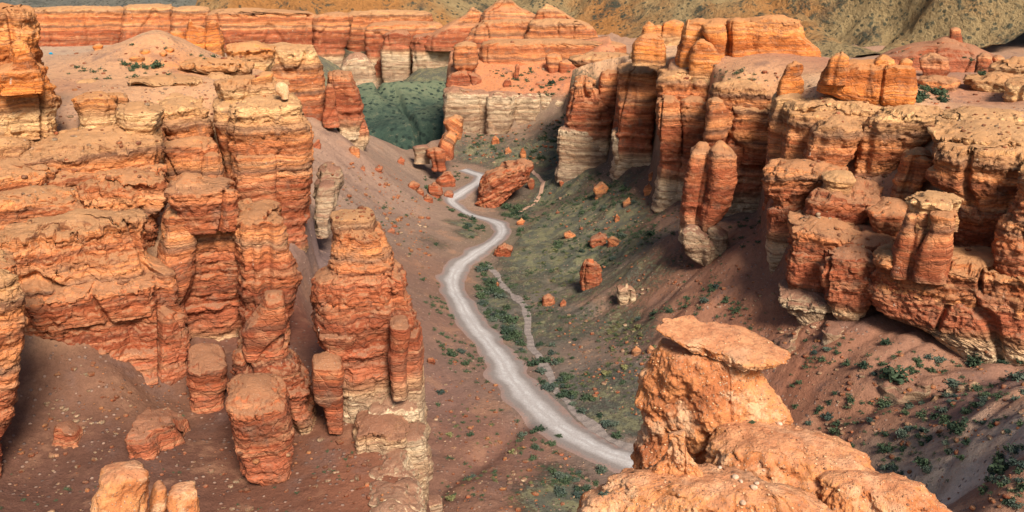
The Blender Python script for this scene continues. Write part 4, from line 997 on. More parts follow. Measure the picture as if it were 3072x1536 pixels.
BOULDERS = [  # py top, left, right, py base, base height, label, strata offset
    (182, 594, 608, 197, 9.5, 'striped pale and rust boulder standing alone on the green slope', 18),
    (179, 558, 567, 185, 5.5, 'small red boulder on the green slope above the footpath', 4),
    (233, 590, 608, 247, 4.8, 'dark rusty boulder, left one of a touching pair on the green slope', 4),
    (236, 606, 621, 246, 5.2, 'pink broken boulder, right one of a touching pair on the green slope', 16),
    (231, 563, 576, 239, 2.6, 'flat greyish pink boulder lying in yellow green grass', 16),
    (218, 516, 526, 225, .4, 'small pink boulder at the track bend below the huge leaning boulder', 16),
    (243, 494, 513, 257, .2, 'red flat topped boulder with a bush in front, right beside the track', 6),
    (259, 579, 602, 289, 3.2, 'tall dark red boulder with vertical flutes on the valley floor', 4),
    (284, 617, 638, 303, 7.2, 'grey green lichen coloured boulder at the foot of the red slope', -12),
    (294, 541, 555, 306, .6, 'round orange boulder, larger of a close pair on the floor', 8),
    (299, 559, 567, 306, .9, 'little orange boulder, smaller of a close pair on the floor', 8),
    (346, 631, 641, 355, 2.6, 'pale pink boulder left of its neighbour near the foreground hoodoo', 18),
    (345, 645, 656, 354, 3.0, 'pale pink boulder nearer the foreground hoodoo', 18),
    (136, 491, 500, 145, 14, 'small whitish boulder on the slope under the white cliff', 22),
    (148, 520, 527, 158, 7, 'upright pale boulder above the huge leaning boulder', 20),
    (147, 503, 512, 154, 9, 'tiny tan boulder left of the upright pale one', 20),
    (157, 397, 405, 164, 9, 'narrow brown boulder on the bare left slope', 4),
    (165, 374, 384, 173, 13, 'rusty boulder half way down the bare left slope', 4),
    (165, 360, 366, 170, 15.5, 'small rusty stone left of the rusty boulder on the bare slope', 6),
    (140, 312, 322, 149, 30, 'red splintered rock at the top of the bare left slope', 4),
    (228, 386, 396, 233, 8, 'dark low boulder on the bare slope behind the freestanding tower', 4),
    (282, 495, 499.5, 287, .3, 'tiny salmon red stone between the track and the dry wash', 14),
    (357, 427, 436, 365, 1, 'pointed pinkish stone right of the freestanding tower', 10),
    (183, 642, 654, 196, 16.5, 'rounded tan boulder at the foot of the dark red columns', 20),
    (171, 648, 656, 178, 18, 'whitish broken boulder below the dark red columns', 22),
    (214, 614, 620, 222, 10, 'tiny cream boulder on the red slope above the pair', 22),
    (198, 622, 634, 206, 11, 'tan rubble boulder high on the red slope', 18)]
for i, (py0, xl, xr, py1, zb, lab, ho) in enumerate(BOULDERS):
    Y, zb = ground_at((xl + xr) / 2, py1); w = xr - xl; rr = random.Random(i)
    ym = py0 + (py1 - py0) * .35; yn = py0 + (py1 - py0) * .72
    zc = zb
    rows = [(py0, xl + w * rr.uniform(.2, .5), xr - w * rr.uniform(.2, .35)), (ym, xl + w * rr.uniform(0, .12), xr - w * rr.uniform(0, .1)), (yn, xl, xr), (py1, xl + w * .08, xr - w * .1)]
    rock('boulder', lab, 'boulder', S(Y - .5, rows, depth=max(.6, w * Y / F * .36), p=rr.uniform(2.6, 4.2), seed=110 + i, amp=2.2, joints=1.1, roll=rr.uniform(-.3, .3), pitch=rr.uniform(-.15, .25), hoff=ho - zb + 25, ext=1.0, ds=max(.12, 1.0 * Y / F), hdir=(rr.uniform(-.4, .4), 0, .95)))

# ------------------------------------------------------------------ far walls
def far_wall(lab, parts):
    formation('cliff', lab, 'cliff', parts)
far_wall('distant straight banded cliff running across the upper left', [
    ('wall', S(598, [(7, 60, 118), (9, 32, 126), (16, 28, 128), (28, 26, 128), (36, 24, 128), (42, 20, 126)], depth=22, p=7, seed=140, taper=.1, hoff=-6, amp=1.0)),
    ('wall', S(604, [(5, 132, 165), (7, 124, 174), (16, 122, 174), (28, 120, 174), (38, 120, 174), (44, 118, 172)], depth=22, p=7, seed=141, taper=.1, hoff=-6, amp=1.0)),
    ('wall', S(598, [(7, 182, 206), (8, 172, 210), (20, 170, 210), (40, 170, 210), (48, 168, 208)], depth=22, p=7, seed=142, taper=.1, hoff=-6, amp=1.0)),
    ('wall', S(594, [(9, 214, 262), (13, 207, 318), (24, 206, 320), (38, 204, 320), (49, 202, 318)], depth=22, p=7, seed=143, taper=.1, hoff=-6, amp=1.0)),
    ('wall', S(600, [(13, 322, 348), (16, 315, 354), (26, 314, 352), (40, 314, 348), (50, 314, 344)], depth=18, p=6, seed=144, ext=20, taper=.1, hoff=-6, amp=1.0)),
    ('wall', S(610, [(10, -70, 20), (12, -80, 34), (30, -80, 34), (44, -80, 34)], depth=18, p=6, seed=145, taper=.1, hoff=-6))])
far_wall('distant stepped cliff right of the straight banded one', [
    ('wall', S(640, [(11, 352, 424), (13, 346, 430), (19, 344, 432), (24, 344, 432)], depth=18, p=6, seed=146, ext=28, taper=.1, hoff=-2)),
    ('wall', S(610, [(22, 372, 440), (25, 366, 445), (32, 364, 446), (38, 364, 446)], depth=14, p=5, seed=147, ext=28, taper=.1, hoff=-3)),
    ('wall', S(585, [(31, 390, 408), (34, 384, 412), (44, 382, 412), (52, 380, 412)], depth=10, p=4, seed=148, ext=28, taper=.2, hoff=-10)),
    ('wall', S(580, [(34, 414, 462), (37, 411, 468), (44, 410, 470), (52, 410, 470)], depth=10, p=4.5, seed=149, ext=28, taper=.2, hoff=-10))])
far_wall('rusty rounded crag below the distant stepped cliff, behind the green hill', [
    ('crag', S(600, [(56, 384, 396), (62, 376, 404), (70, 370, 410), (80, 364, 414), (88, 362, 416)], depth=14, p=2.4, seed=150, hoff=8, tilt=.2, ext=10)),
    ('crag', S(590, [(53, 424, 452), (58, 416, 456), (68, 408, 456), (78, 404, 456), (92, 402, 456)], depth=16, p=2.6, seed=151, hoff=6, tilt=.2, ext=15)),
    ('crag', S(575, [(57, 348, 366), (66, 340, 372), (78, 336, 376), (90, 332, 378)], depth=10, p=2.4, seed=152, hoff=-10, tilt=.2, ext=10))])
formation('rock_pyramid', 'tall pink pyramid of stepped rock reaching the top edge, left of its twin', 'rock pyramid', [
    ('summit', S(560, [(-4, 500, 507), (2, 496, 515), (8, 489, 522), (11, 484, 532), (18, 480, 542), (24, 478, 544)], depth=12, p=2.6, seed=153, hoff=-14, taper=.8)),
    ('terrace', S(540, [(20, 482, 540), (25, 476, 548), (30, 470, 556), (38, 466, 560), (43, 460, 562)], depth=14, p=3.2, seed=154, hoff=-4, taper=.5)),
    ('flank', S(575, [(8, 470, 476), (14, 466, 486), (24, 448, 492), (34, 432, 500), (44, 424, 505)], depth=14, p=2.6, seed=155, hoff=-8, taper=.7))])
formation('rock_pyramid', 'sharp pointed pink pyramid with a long banded foot, right of the taller one', 'rock pyramid', [
    ('summit', S(548, [(4, 545, 549), (8, 541, 556), (14, 536, 566), (19, 534, 574), (23, 530, 580)], depth=8, p=2.4, seed=156, hoff=-9, taper=.8)),
    ('terrace', S(530, [(20, 530, 580), (24, 528, 590), (30, 526, 596), (38, 524, 599), (46, 522, 600)], depth=12, p=3.6, seed=157, hoff=-2, taper=.3))])

# ------------------------------------------------------------------ right side of the canyon
formation('cliff', 'dark red columns with a buff foot, at the left end of the right hand wall', 'cliff', [
    ('column', S(328, [(76, 577, 588), (79, 573, 593), (90, 570, 598), (104, 567, 606), (117, 564, 613), (127, 563, 614), (145, 563, 613), (161, 566, 610)], depth=9, p=3.2, seed=160, taper=.2, amp=1.2)),
    ('column', S(338, [(69, 604, 617), (72, 601, 619), (85, 600, 619), (100, 596, 618), (125, 594, 616), (150, 592, 616)], depth=8, p=3, seed=161, amp=1.1)),
    ('foot', S(326, [(126, 557, 570), (130, 556, 588), (142, 556, 598), (152, 556, 604), (161, 558, 612), (172, 553, 622)], depth=6, p=3, seed=162, hoff=-8, amp=.8)),
    ('rim', S(352, [(54, 575, 640), (57, 566, 650), (64, 572, 650), (72, 580, 645)], depth=10, p=4, seed=163, hoff=2))])
formation('cliff', 'broad cream topped column, tallest of the right hand wall', 'cliff', [
    ('column', S(298, [(64, 620, 655), (67, 618, 659), (80, 617, 658), (100, 616, 657), (120, 614, 655), (140, 613, 654), (153, 613, 655), (160, 614, 657), (170, 610, 662)], depth=10, p=4.6, seed=164, taper=.15, amp=.9)),
    ('foot', S(300, [(128, 612, 626), (140, 611, 632), (152, 611, 640), (163, 613, 640)], depth=7, p=3, seed=166, hoff=-8, amp=1.2)),
    ('rim', S(318, [(52, 632, 668), (55, 628, 674), (61, 628, 674), (68, 628, 672)], depth=10, p=4, seed=167, hoff=3))])
formation('cliff', 'pair of dark fluted columns under a flat cream rim, middle of the right hand wall', 'cliff', [
    ('column', S(262, [(96, 658, 678), (99, 656, 682), (115, 655, 684), (140, 656, 683), (160, 658, 682), (178, 657, 682), (197, 655, 686), (212, 652, 690)], depth=6, p=2.8, seed=168, taper=.2)),
    ('column', S(261, [(97, 683, 706), (100, 680, 711), (115, 680, 709), (145, 680, 706), (170, 676, 704), (195, 674, 704), (214, 670, 706)], depth=6, p=2.8, seed=169, taper=.2)),
    ('back_wall', S(268, [(70, 661, 702), (73, 658, 711), (80, 657, 714), (95, 657, 714), (130, 656, 712), (180, 660, 708), (205, 662, 706)], depth=11, p=5, seed=170, taper=.1))])
formation('cliff', 'high shadowed red wall behind the two round pillars', 'cliff', [
    ('wall', S(240, [(79, 716, 752), (83, 713, 765), (92, 711, 776), (105, 708, 780), (125, 706, 782), (150, 704, 784), (185, 703, 784), (210, 702, 786), (228, 698, 790)], depth=12, p=5, seed=171, taper=.1, amp=1.1)),
    ('left_corner', S(237, [(97, 709, 722), (103, 706, 727), (120, 705, 728), (138, 703, 726), (143, 704, 718), (165, 708, 716)], depth=4, p=2.8, seed=172)),
    ('overhang', S(238, [(102, 735, 790), (108, 728, 796), (120, 726, 800), (134, 724, 800), (142, 730, 796), (150, 740, 790)], depth=6, p=3.2, seed=173, hoff=4))])
formation('rock_pillar', 'two round topped red pillars joined side by side against the shadowed wall', 'rock pillar', [
    ('pillar', S(203, [(144, 712, 726), (148, 709, 732), (156, 707, 737), (170, 706, 737.5), (185, 705, 737), (200, 701, 733), (213, 699, 729), (222, 698, 722), (231, 698, 712)], depth=5.2, p=2.6, seed=174, taper=.3, joints=.4, dome=1.2)),
    ('pillar', S(207, [(146, 694, 712), (150, 689, 716), (164, 686, 716), (180, 683, 714), (195, 680, 712), (215, 679, 708), (229, 680, 702)], depth=5, p=2.6, seed=175, taper=.3, joints=.9, dome=1.0))])
formation('pale_outcrop', 'jagged grey and cream crag at the foot of the two round pillars', 'rock outcrop', [
    ('crag', S(200, [(226, 679, 690), (231, 678, 702), (238, 679, 712), (246, 680, 716), (256, 685, 717), (264, 695, 715), (271, 701, 714)], depth=4, p=2.8, seed=176, hoff=-12, amp=1.5)),
    ('crag', S(202, [(222, 708, 716), (234, 706, 727), (243, 706, 728), (256, 706, 726)], depth=4, p=2.6, seed=177, hoff=-14, amp=1.4))])
formation('cliff', 'banded orange cliff below the long bright butte on the right rim', 'cliff', [
    ('upper_wall', S(190, [(97, 800, 880), (102, 790, 900), (108, 784, 905), (113, 783, 905), (122, 784, 905), (133, 784, 900), (142, 782, 890), (152, 780, 870), (162, 778, 860)], depth=10, p=5, seed=178, taper=.15, lean=.12)),
    ('left_wall', S(201, [(93, 776, 808), (100, 770, 810), (125, 766, 810), (160, 764, 808), (200, 764, 806), (225, 764, 806)], depth=7, p=4, seed=235, taper=.1)),
    ('back_wall', S(188, [(112, 784, 940), (122, 786, 940), (145, 782, 925), (165, 778, 910), (180, 776, 900)], depth=5, p=6, seed=234, taper=.1)),
    ('front_wall', S(182, [(117, 824, 856), (121, 816, 862), (130, 812, 862), (142, 806, 860), (152, 803, 856), (162, 800, 850), (168, 800, 846)], depth=7, p=3.2, seed=179)),
    ('right_wall', S(180, [(105, 890, 930), (109, 882, 945), (116, 870, 946), (121, 860, 944), (132, 857, 936), (146, 853, 925), (157, 851, 912), (164, 852, 905)], depth=8, p=3.6, seed=180)),
    ('shelf', S(177, [(160, 770, 838), (164, 767, 850), (170, 766, 850), (178, 764, 840), (186, 763, 822), (194, 763, 814), (203, 772, 808)], depth=8, p=3.4, seed=181, amp=1.1)),
    ('lower_wall', S(180, [(196, 764, 806), (205, 766, 806), (225, 766, 800), (245, 765, 796), (262, 766, 792), (272, 768, 788)], depth=8, p=3.6, seed=182, hoff=-6, joints=.6, amp=.8))])
formation('rock_outcrop', 'knob topped orange bluff with shrubs on its sandy shelf, middle of the right wall', 'rock outcrop', [
    ('knob', S(168, [(171, 830, 846), (174, 824, 855), (180, 822, 857), (187, 822, 854)], depth=4, p=2.6, seed=183, hoff=10)),
    ('wall', S(166, [(184, 822, 852), (190, 815, 880), (198, 810, 886), (206, 806, 880), (214, 803, 874), (224, 801, 866)], depth=7, p=3.4, seed=184, hoff=-4, tilt=.1)),
    ('ledge', S(160, [(222, 792, 862), (227, 788, 864), (233, 787, 864), (239, 788, 862)], depth=7, p=3, seed=185, hoff=6, tilt=.2)),
    ('lower_wall', S(160.5, [(236, 788, 862), (245, 784, 860), (258, 782, 858), (275, 779, 852), (290, 778, 842), (296, 782, 838)], depth=7, p=3.6, seed=186, joints=.6)),
    ('pale_foot', S(157, [(289, 776, 832), (296, 775, 836), (305, 777, 834), (314, 785, 830), (323, 798, 826)], depth=6, p=2.8, seed=187, hoff=-8, tilt=.1))])
formation('rock_outcrop', 'bulging round red buttress between the bluff and the honeycombed wall', 'rock outcrop', [
    ('wall', S(152, [(246, 833, 862), (251, 827, 876), (258, 822, 884), (266, 818, 886), (275, 817, 884), (284, 816, 880), (294, 819, 876), (303, 822, 874), (312, 825, 870), (322, 832, 858)], depth=7, p=2.8, seed=188, joints=.4, tilt=.12)),
    ('pale_foot', S(150, [(322, 823, 842), (328, 820, 846), (335, 822, 845)], depth=4, p=2.5, seed=189, hoff=-12, amp=1.3))])
formation('rock_tower', 'jagged shadowed tower between the shrub shelf and the arch pillars', 'rock tower', [
    ('pillar', S(168, [(148, 906, 932), (152, 903, 934), (164, 901, 934), (176, 898, 930), (183, 894, 924), (196, 890, 918), (210, 888, 914)], depth=5, p=3, seed=190, amp=1.3)),
    ('spur', S(159, [(204, 882, 910), (209, 872, 910), (214, 866, 908), (220, 867, 908), (228, 871, 904), (236, 874, 898)], depth=5, p=2.8, seed=191, amp=1.3, tilt=.15)),
    ('lower_slab', S(156, [(238, 862, 906), (243, 848, 906), (250, 846, 902), (256, 850, 895)], depth=5, p=2.8, seed=192, amp=1.0, tilt=.2))])
formation('cliff', 'massive orange overhanging wall above the arch pillars on the right', 'cliff', [
    ('wall', S(150, [(141, 936, 1090), (145, 932, 1090), (156, 931, 1090), (168, 929, 1090), (177, 925, 1090), (183, 921, 1090), (188, 922, 1090), (192, 932, 1090), (198, 945, 1090)], depth=11, p=4.4, seed=193, taper=.2, tilt=.1, amp=1.1)),
    ('rim', S(155, [(131, 920, 1000), (135, 916, 1090), (140, 920, 1090), (146, 930, 1090)], depth=9, p=3.6, seed=194, tilt=.1)),
    ('rim', S(166, [(111, 950, 1000), (114, 936, 1040), (119, 936, 1050), (124, 940, 1050)], depth=7, p=3, seed=195)),
    ('recess_wall', S(151, [(194, 930, 1040), (205, 935, 1040), (225, 938, 1040), (250, 930, 1040), (268, 915, 1040)], depth=9, p=5, seed=196, hoff=-4)),])
formation('rock_arch', 'two stubby pillars under one flat cap, standing before a dark hollow', 'rock arch', [
    ('cap_rock', S(143.5, [(194, 922, 966), (197, 909, 968), (202, 905, 966), (206, 905, 962), (211, 910, 958)], depth=5, p=2.8, seed=197, hoff=10, tilt=.06)),
    ('pillar', S(145, [(206, 906, 930), (212, 905, 930), (225, 903, 930), (240, 897, 926), (256, 892, 920)], depth=4, p=3, seed=198, amp=.8)),
    ('pillar', S(141.5, [(208, 930, 958), (213, 928, 959), (222, 931, 956), (235, 927, 955), (246, 921, 954), (260, 915, 952)], depth=3.4, p=3, seed=199, amp=.8))])
formation('rock_tower', 'rough orange tower cut off by the right edge of the photo', 'rock tower', [
    ('pillar', S(137, [(158, 1020, 1090), (164, 1017, 1090), (185, 1015, 1090), (198, 1012, 1090), (206, 1010, 1090)], depth=7, p=3, seed=200)),
    ('lower_pillar', S(136, [(204, 1010, 1090), (212, 1004, 1090), (224, 998, 1090), (240, 991, 1090), (258, 986, 1090), (275, 985, 1090)], depth=8, p=3.2, seed=201, taper=.3))])
formation('cliff', 'honeycombed red wall with a grey pitted ledge, lowest on the right', 'cliff', [
    ('wall', S(138, [(266, 872, 1090), (275, 862, 1090), (285, 858, 1090), (298, 857, 1090), (312, 857, 1090), (322, 860, 1090), (332, 874, 1090), (340, 918, 1090), (348, 935, 1090), (356, 950, 1040)], depth=10, p=3.6, seed=202, taper=.2, joints=.6, amp=1.0)),
    ('pitted_ledge', S(138.5, [(250, 900, 1090), (257, 886, 1090), (264, 870, 1090), (270, 864, 1090), (277, 862, 1090), (283, 868, 1090)], depth=9, p=3.2, seed=203, hoff=14, amp=1.2))])
formation('rock_butte', 'long bright orange butte with knobs on top, on the right rim', 'butte', [
    ('wall', S(192, [(63, 834, 908), (66, 823, 913), (76, 819, 915), (86, 815.5, 915.5), (94, 814, 916), (104, 845, 914), (112, 870, 913)], depth=6, p=5, seed=204, hoff=6, taper=.2, amp=.7)),
    ('knob', S(193, [(52, 838, 846), (55, 833, 850), (60, 829, 851), (66, 826, 850)], depth=3, p=2.5, seed=205, hoff=6, amp=.9)),
    ('knob', S(193, [(55, 878, 888), (58, 876, 893), (63, 874, 895), (67, 872, 896)], depth=3, p=2.6, seed=206, hoff=6, amp=.9)),
    ('knob', S(194, [(58, 902, 911), (61, 899, 913), (67, 897, 913)], depth=3, p=2.8, seed=207, hoff=6, amp=.8))])
formation('rock_butte', 'largest glowing orange butte, split by dark cracks, above the cream rim', 'butte', [
    ('back_wall', S(277, [(20, 688, 800), (24, 682, 803), (40, 680, 806), (60, 678, 812), (70, 680, 812)], depth=8, p=6, seed=230, ext=6, hoff=6, taper=.2, amp=.6)),
    ('right_block', S(274, [(17, 755, 792), (20, 748, 803), (26, 747, 804), (34, 746, 803), (40, 746, 810), (47, 746, 818), (55, 746, 821), (62, 746, 818)], depth=8, p=4.4, seed=208, ext=6, hoff=6, taper=.2, amp=.8)),
    ('middle_block', S(274, [(18, 730, 744), (21, 726.5, 747), (32, 727, 748), (44, 728, 747), (56, 729, 745), (64, 732, 742)], depth=6, p=3.2, seed=209, ext=6, hoff=6, amp=.7)),
    ('round_block', S(272, [(21, 706, 722), (25, 702, 726), (34, 703, 727), (42, 706, 727), (48, 710, 725)], depth=5, p=2.8, seed=210, ext=6, hoff=6, amp=.8)),
    ('lower_block', S(269, [(40, 696, 708), (45, 692, 714), (52, 690, 719), (60, 688, 721), (66, 688, 722)], depth=5, p=3, seed=211, ext=6, hoff=6, amp=.8)),
    ('left_flank', S(278, [(21, 684, 692), (27, 682, 704), (38, 680, 708), (50, 677, 708), (62, 675, 704)], depth=7, p=2.8, seed=212, ext=6, hoff=6, amp=.9))])
rock('rock_butte', 'small orange stepped pyramid on the cream rim left of the largest butte', 'butte', S(288, [(35, 640, 660), (38, 638, 662), (43, 635, 663.5), (48, 633, 665), (53, 632, 666)], depth=5, p=3.2, seed=213, hoff=4, amp=.8, taper=.5))
formation('rock_butte', 'row of pink broken crags behind the small stepped pyramid', 'butte', [
    ('crag', S(350, [(22, 646, 652), (26, 643, 656), (36, 641, 658), (44, 640, 660)], depth=5, p=2.6, seed=214)),
    ('crag', S(352, [(20, 666, 680), (23, 662, 684), (32, 660, 684), (40, 660, 682)], depth=5, p=2.8, seed=215)),
    ('crag', S(354, [(25, 654, 662), (29, 653, 664), (40, 650, 666)], depth=4, p=2.6, seed=216))])
rock('rock_stump', 'small lone orange stump between the two bright buttes', 'rock stump', S(206, [(61, 791, 799), (64, 787, 803), (69, 785, 804), (76, 782, 801), (82, 779, 803), (88, 776, 804)], depth=2.8, p=2.6, seed=217, hoff=6, amp=.9))
formation('hoodoo', 'slender pink hoodoo on a red hill in front of the mountain, upper right', 'hoodoo', [
    ('hill', S(318, [(40, 936, 964), (46, 910, 974), (52, 890, 985), (60, 872, 1002), (70, 860, 1020)], depth=18, p=2.2, seed=218, hoff=-24, amp=.5, dome=2)),
    ('shaft', S(328, [(28, 952, 961), (30, 950, 962), (36, 949.5, 962), (41, 949, 963.5), (45, 947, 965)], depth=2.4, p=2.6, seed=219, hoff=-22, amp=1.0)),
    ('foot', S(324, [(40, 936, 950), (43, 934, 966), (49, 932, 968), (56, 934, 970)], depth=4, p=2.6, seed=220, hoff=-22, amp=.9))])
rock('rock_block', 'square pink block right behind the long bright butte', 'rock block', S(248, [(54, 922, 942), (58, 917, 949), (66, 918, 950), (72, 919, 949), (79, 920, 944)], depth=5, p=3.4, seed=221, hoff=-18))
formation('rock_ledge', 'row of low pink blocks under the dark foot of the mountain, far right', 'rock ledge', [
    ('block', S(290, [(53, 979, 989), (56, 976, 992), (63, 976, 992)], depth=4, p=3, seed=222, hoff=-16)),
    ('block', S(291, [(55, 994, 1004), (58, 991, 1006), (63, 992, 1006)], depth=3, p=3, seed=223, hoff=-16)),
    ('block', S(293, [(56, 1012, 1018), (59, 1010, 1020), (64, 1010, 1022)], depth=3, p=3, seed=224, hoff=-16))])
formation('rock_ledge', 'grey topped ledges stacked at the right edge behind the long bright butte', 'rock ledge', [
    ('upper_ledge', S(245, [(60, 1000, 1050), (64, 988, 1070), (72, 986, 1070), (80, 988, 1060)], depth=8, p=3.4, seed=225)),
    ('middle_ledge', S(224, [(74, 978, 1020), (79, 961, 1030), (86, 964, 1030), (96, 978, 1030), (104, 985, 1030)], depth=8, p=3.2, seed=226, hoff=2)),
    ('right_ledge', S(206, [(79, 1012, 1070), (83, 1005, 1080), (92, 1003, 1080), (100, 1002, 1080), (108, 1003, 1080)], depth=8, p=3.4, seed=227, hoff=0)),
    ('left_ledge', S(226, [(77, 920, 955), (80, 916, 960), (86, 918, 962), (92, 925, 958)], depth=6, p=3, seed=228, hoff=-12))])

# ------------------------------------------------------------------ foreground hoodoo on its ridge
formation('hoodoo', 'close orange hoodoo with an overhanging slab cap, sunlit in the right foreground', 'hoodoo', [
    ('neck', S(21.6, [(344, 664, 762), (350, 660, 763), (357, 654, 762), (365, 648, 761), (376, 651, 765), (388, 643, 770), (401, 634, 777), (413, 626, 786), (421, 622, 791), (432, 629, 793), (447, 630, 798), (462, 626, 800), (472, 622, 802), (495, 618, 802), (530, 610, 800)], depth=1.3, p=2.15, seed=240, earth=True, taper=.75, ext=5, ds=.032, tilt=.1)),
    ('cap_rock', S(21.75, [(340, 648, 762), (344, 641, 786), (348, 643, 800), (352, 656, 790), (357, 680, 766)], depth=.92, p=2.5, seed=246, earth=True, taper=.3, ext=.02, ds=.023, amp=1.0, dome=.03, roll=-.12, pitch=.20, top_at=.9))])
formation('earth_ridge', 'rounded pebbly orange ridge running from the close hoodoo to the bottom edge', 'ridge', [
    ('mound', S(19.4, [(437, 765, 800), (441, 750, 820), (446, 725, 842), (451, 712, 853), (459, 705, 866), (468, 698, 875), (480, 690, 877), (500, 690, 872), (540, 690, 868)], depth=1.5, p=2.5, seed=244, earth=True, taper=.9, top_at=1.1, dome=.1, ext=6, ds=.035)),
    ('mound', S(17.6, [(480, 846, 868), (486, 832, 888), (493, 826, 906), (502, 820, 924), (512, 814, 938), (535, 800, 965), (580, 780, 1000)], depth=1.5, p=2.4, seed=245, earth=True, taper=.9, top_at=1.1, dome=.1, ext=6, ds=.035)),
    ('mound', S(16.6, [(476, 708, 740), (483, 690, 762), (493, 664, 786), (503, 638, 806), (511, 612, 820), (520, 590, 835), (540, 560, 850), (600, 520, 860)], depth=1.6, p=2.3, seed=246, earth=True, taper=.9, top_at=1.1, dome=.1, ext=6, ds=.035)),
    ('pinnacle', S(18.2, [(428, 676, 687), (432, 670, 690), (440, 668, 691), (448, 669, 690), (456, 664, 692), (466, 658, 698), (478, 648, 706), (495, 640, 716)], depth=.30, p=2.5, seed=247, earth=True, amp=2.0, ext=.5, ds=.022)),
    ('foot', S(17.4, [(493, 598, 622), (500, 590, 640), (512, 584, 660), (560, 560, 680)], depth=.8, p=2.3, seed=248, earth=True, taper=.9, top_at=1.1, ext=6, ds=.035))])

# ------------------------------------------------------------------ shrubs
def shrub_mesh(name, rng, n, size, flat=.62, leaf=.16):
    V, Q = [], []
    tips = []
    for k in range(9):
        a = rng.uniform(0, 2 * math.pi); e = rng.uniform(.15, 1.0)
        tips.append(np.array([math.cos(a) * (1 - .5 * e), math.sin(a) * (1 - .5 * e), e * flat * 1.25]) * size * rng.uniform(.55, .95))
    for i in range(n):
        t = tips[rng.randrange(len(tips))]
        c = t * rng.uniform(.35, 1.0) + np.array([rng.gauss(0, .17), rng.gauss(0, .17), rng.gauss(0, .11)]) * size
        c[2] = max(c[2], .03 * size)
        d1 = np.array([rng.gauss(0, 1), rng.gauss(0, 1), rng.gauss(0, .8)]); d1 /= np.linalg.norm(d1) + 1e-6
        d2 = np.cross(d1, [rng.gauss(0, 1), rng.gauss(0, 1), rng.gauss(0, 1)]); d2 /= np.linalg.norm(d2) + 1e-6
        s = leaf * size * rng.uniform(.6, 1.3)
        b = len(V)
        V += [c - d1 * s, c - d2 * s * .55, c + d1 * s, c + d2 * s * .55]
        Q.append((b, b + 1, b + 2, b + 3))
    return np.array(V), np.array(Q)

rs = random.Random(5)
VARS = []
for k in range(6):
    mat = [M_LEAF, M_LEAF, M_LEAF_BLUE, M_LEAF_DRY, M_LEAF, M_LEAF_BLUE][k]
    V_, Q_ = shrub_mesh('shrub', rs, 230, 1.0, flat=[.62, .8, .55, .45, .7, .6][k])
    me = bpy.data.meshes.new('foliage')
    me.from_pydata([tuple(v) for v in V_], [], [tuple(q) for q in Q_])
    me.materials.append(mat)
    # a few bare stems under the leaves
    sv, sf = [], []
    for j in range(7):
        a = rs.uniform(0, 6.28); l = rs.uniform(.35, .6); r = .022
        tip = (math.cos(a) * l * .7, math.sin(a) * l * .7, l * .8)
        b = len(sv)
        for q in range(3):
            sv.append((r * math.cos(q * 2.1), r * math.sin(q * 2.1), -.08))
        sv.append(tip)
        sf += [(b, b + 1, b + 3), (b + 1, b + 2, b + 3), (b + 2, b, b + 3)]
    ms = bpy.data.meshes.new('stems')
    ms.from_pydata(sv, [], sf); ms.materials.append(M_TWIG)
    VARS.append((me, ms, V_, Q_))

def in_px(polys, px, py):
    m = np.zeros(px.shape, bool)
    for p in polys:
        m |= sdist(np.array(p, float), px, py) > 0
    return m
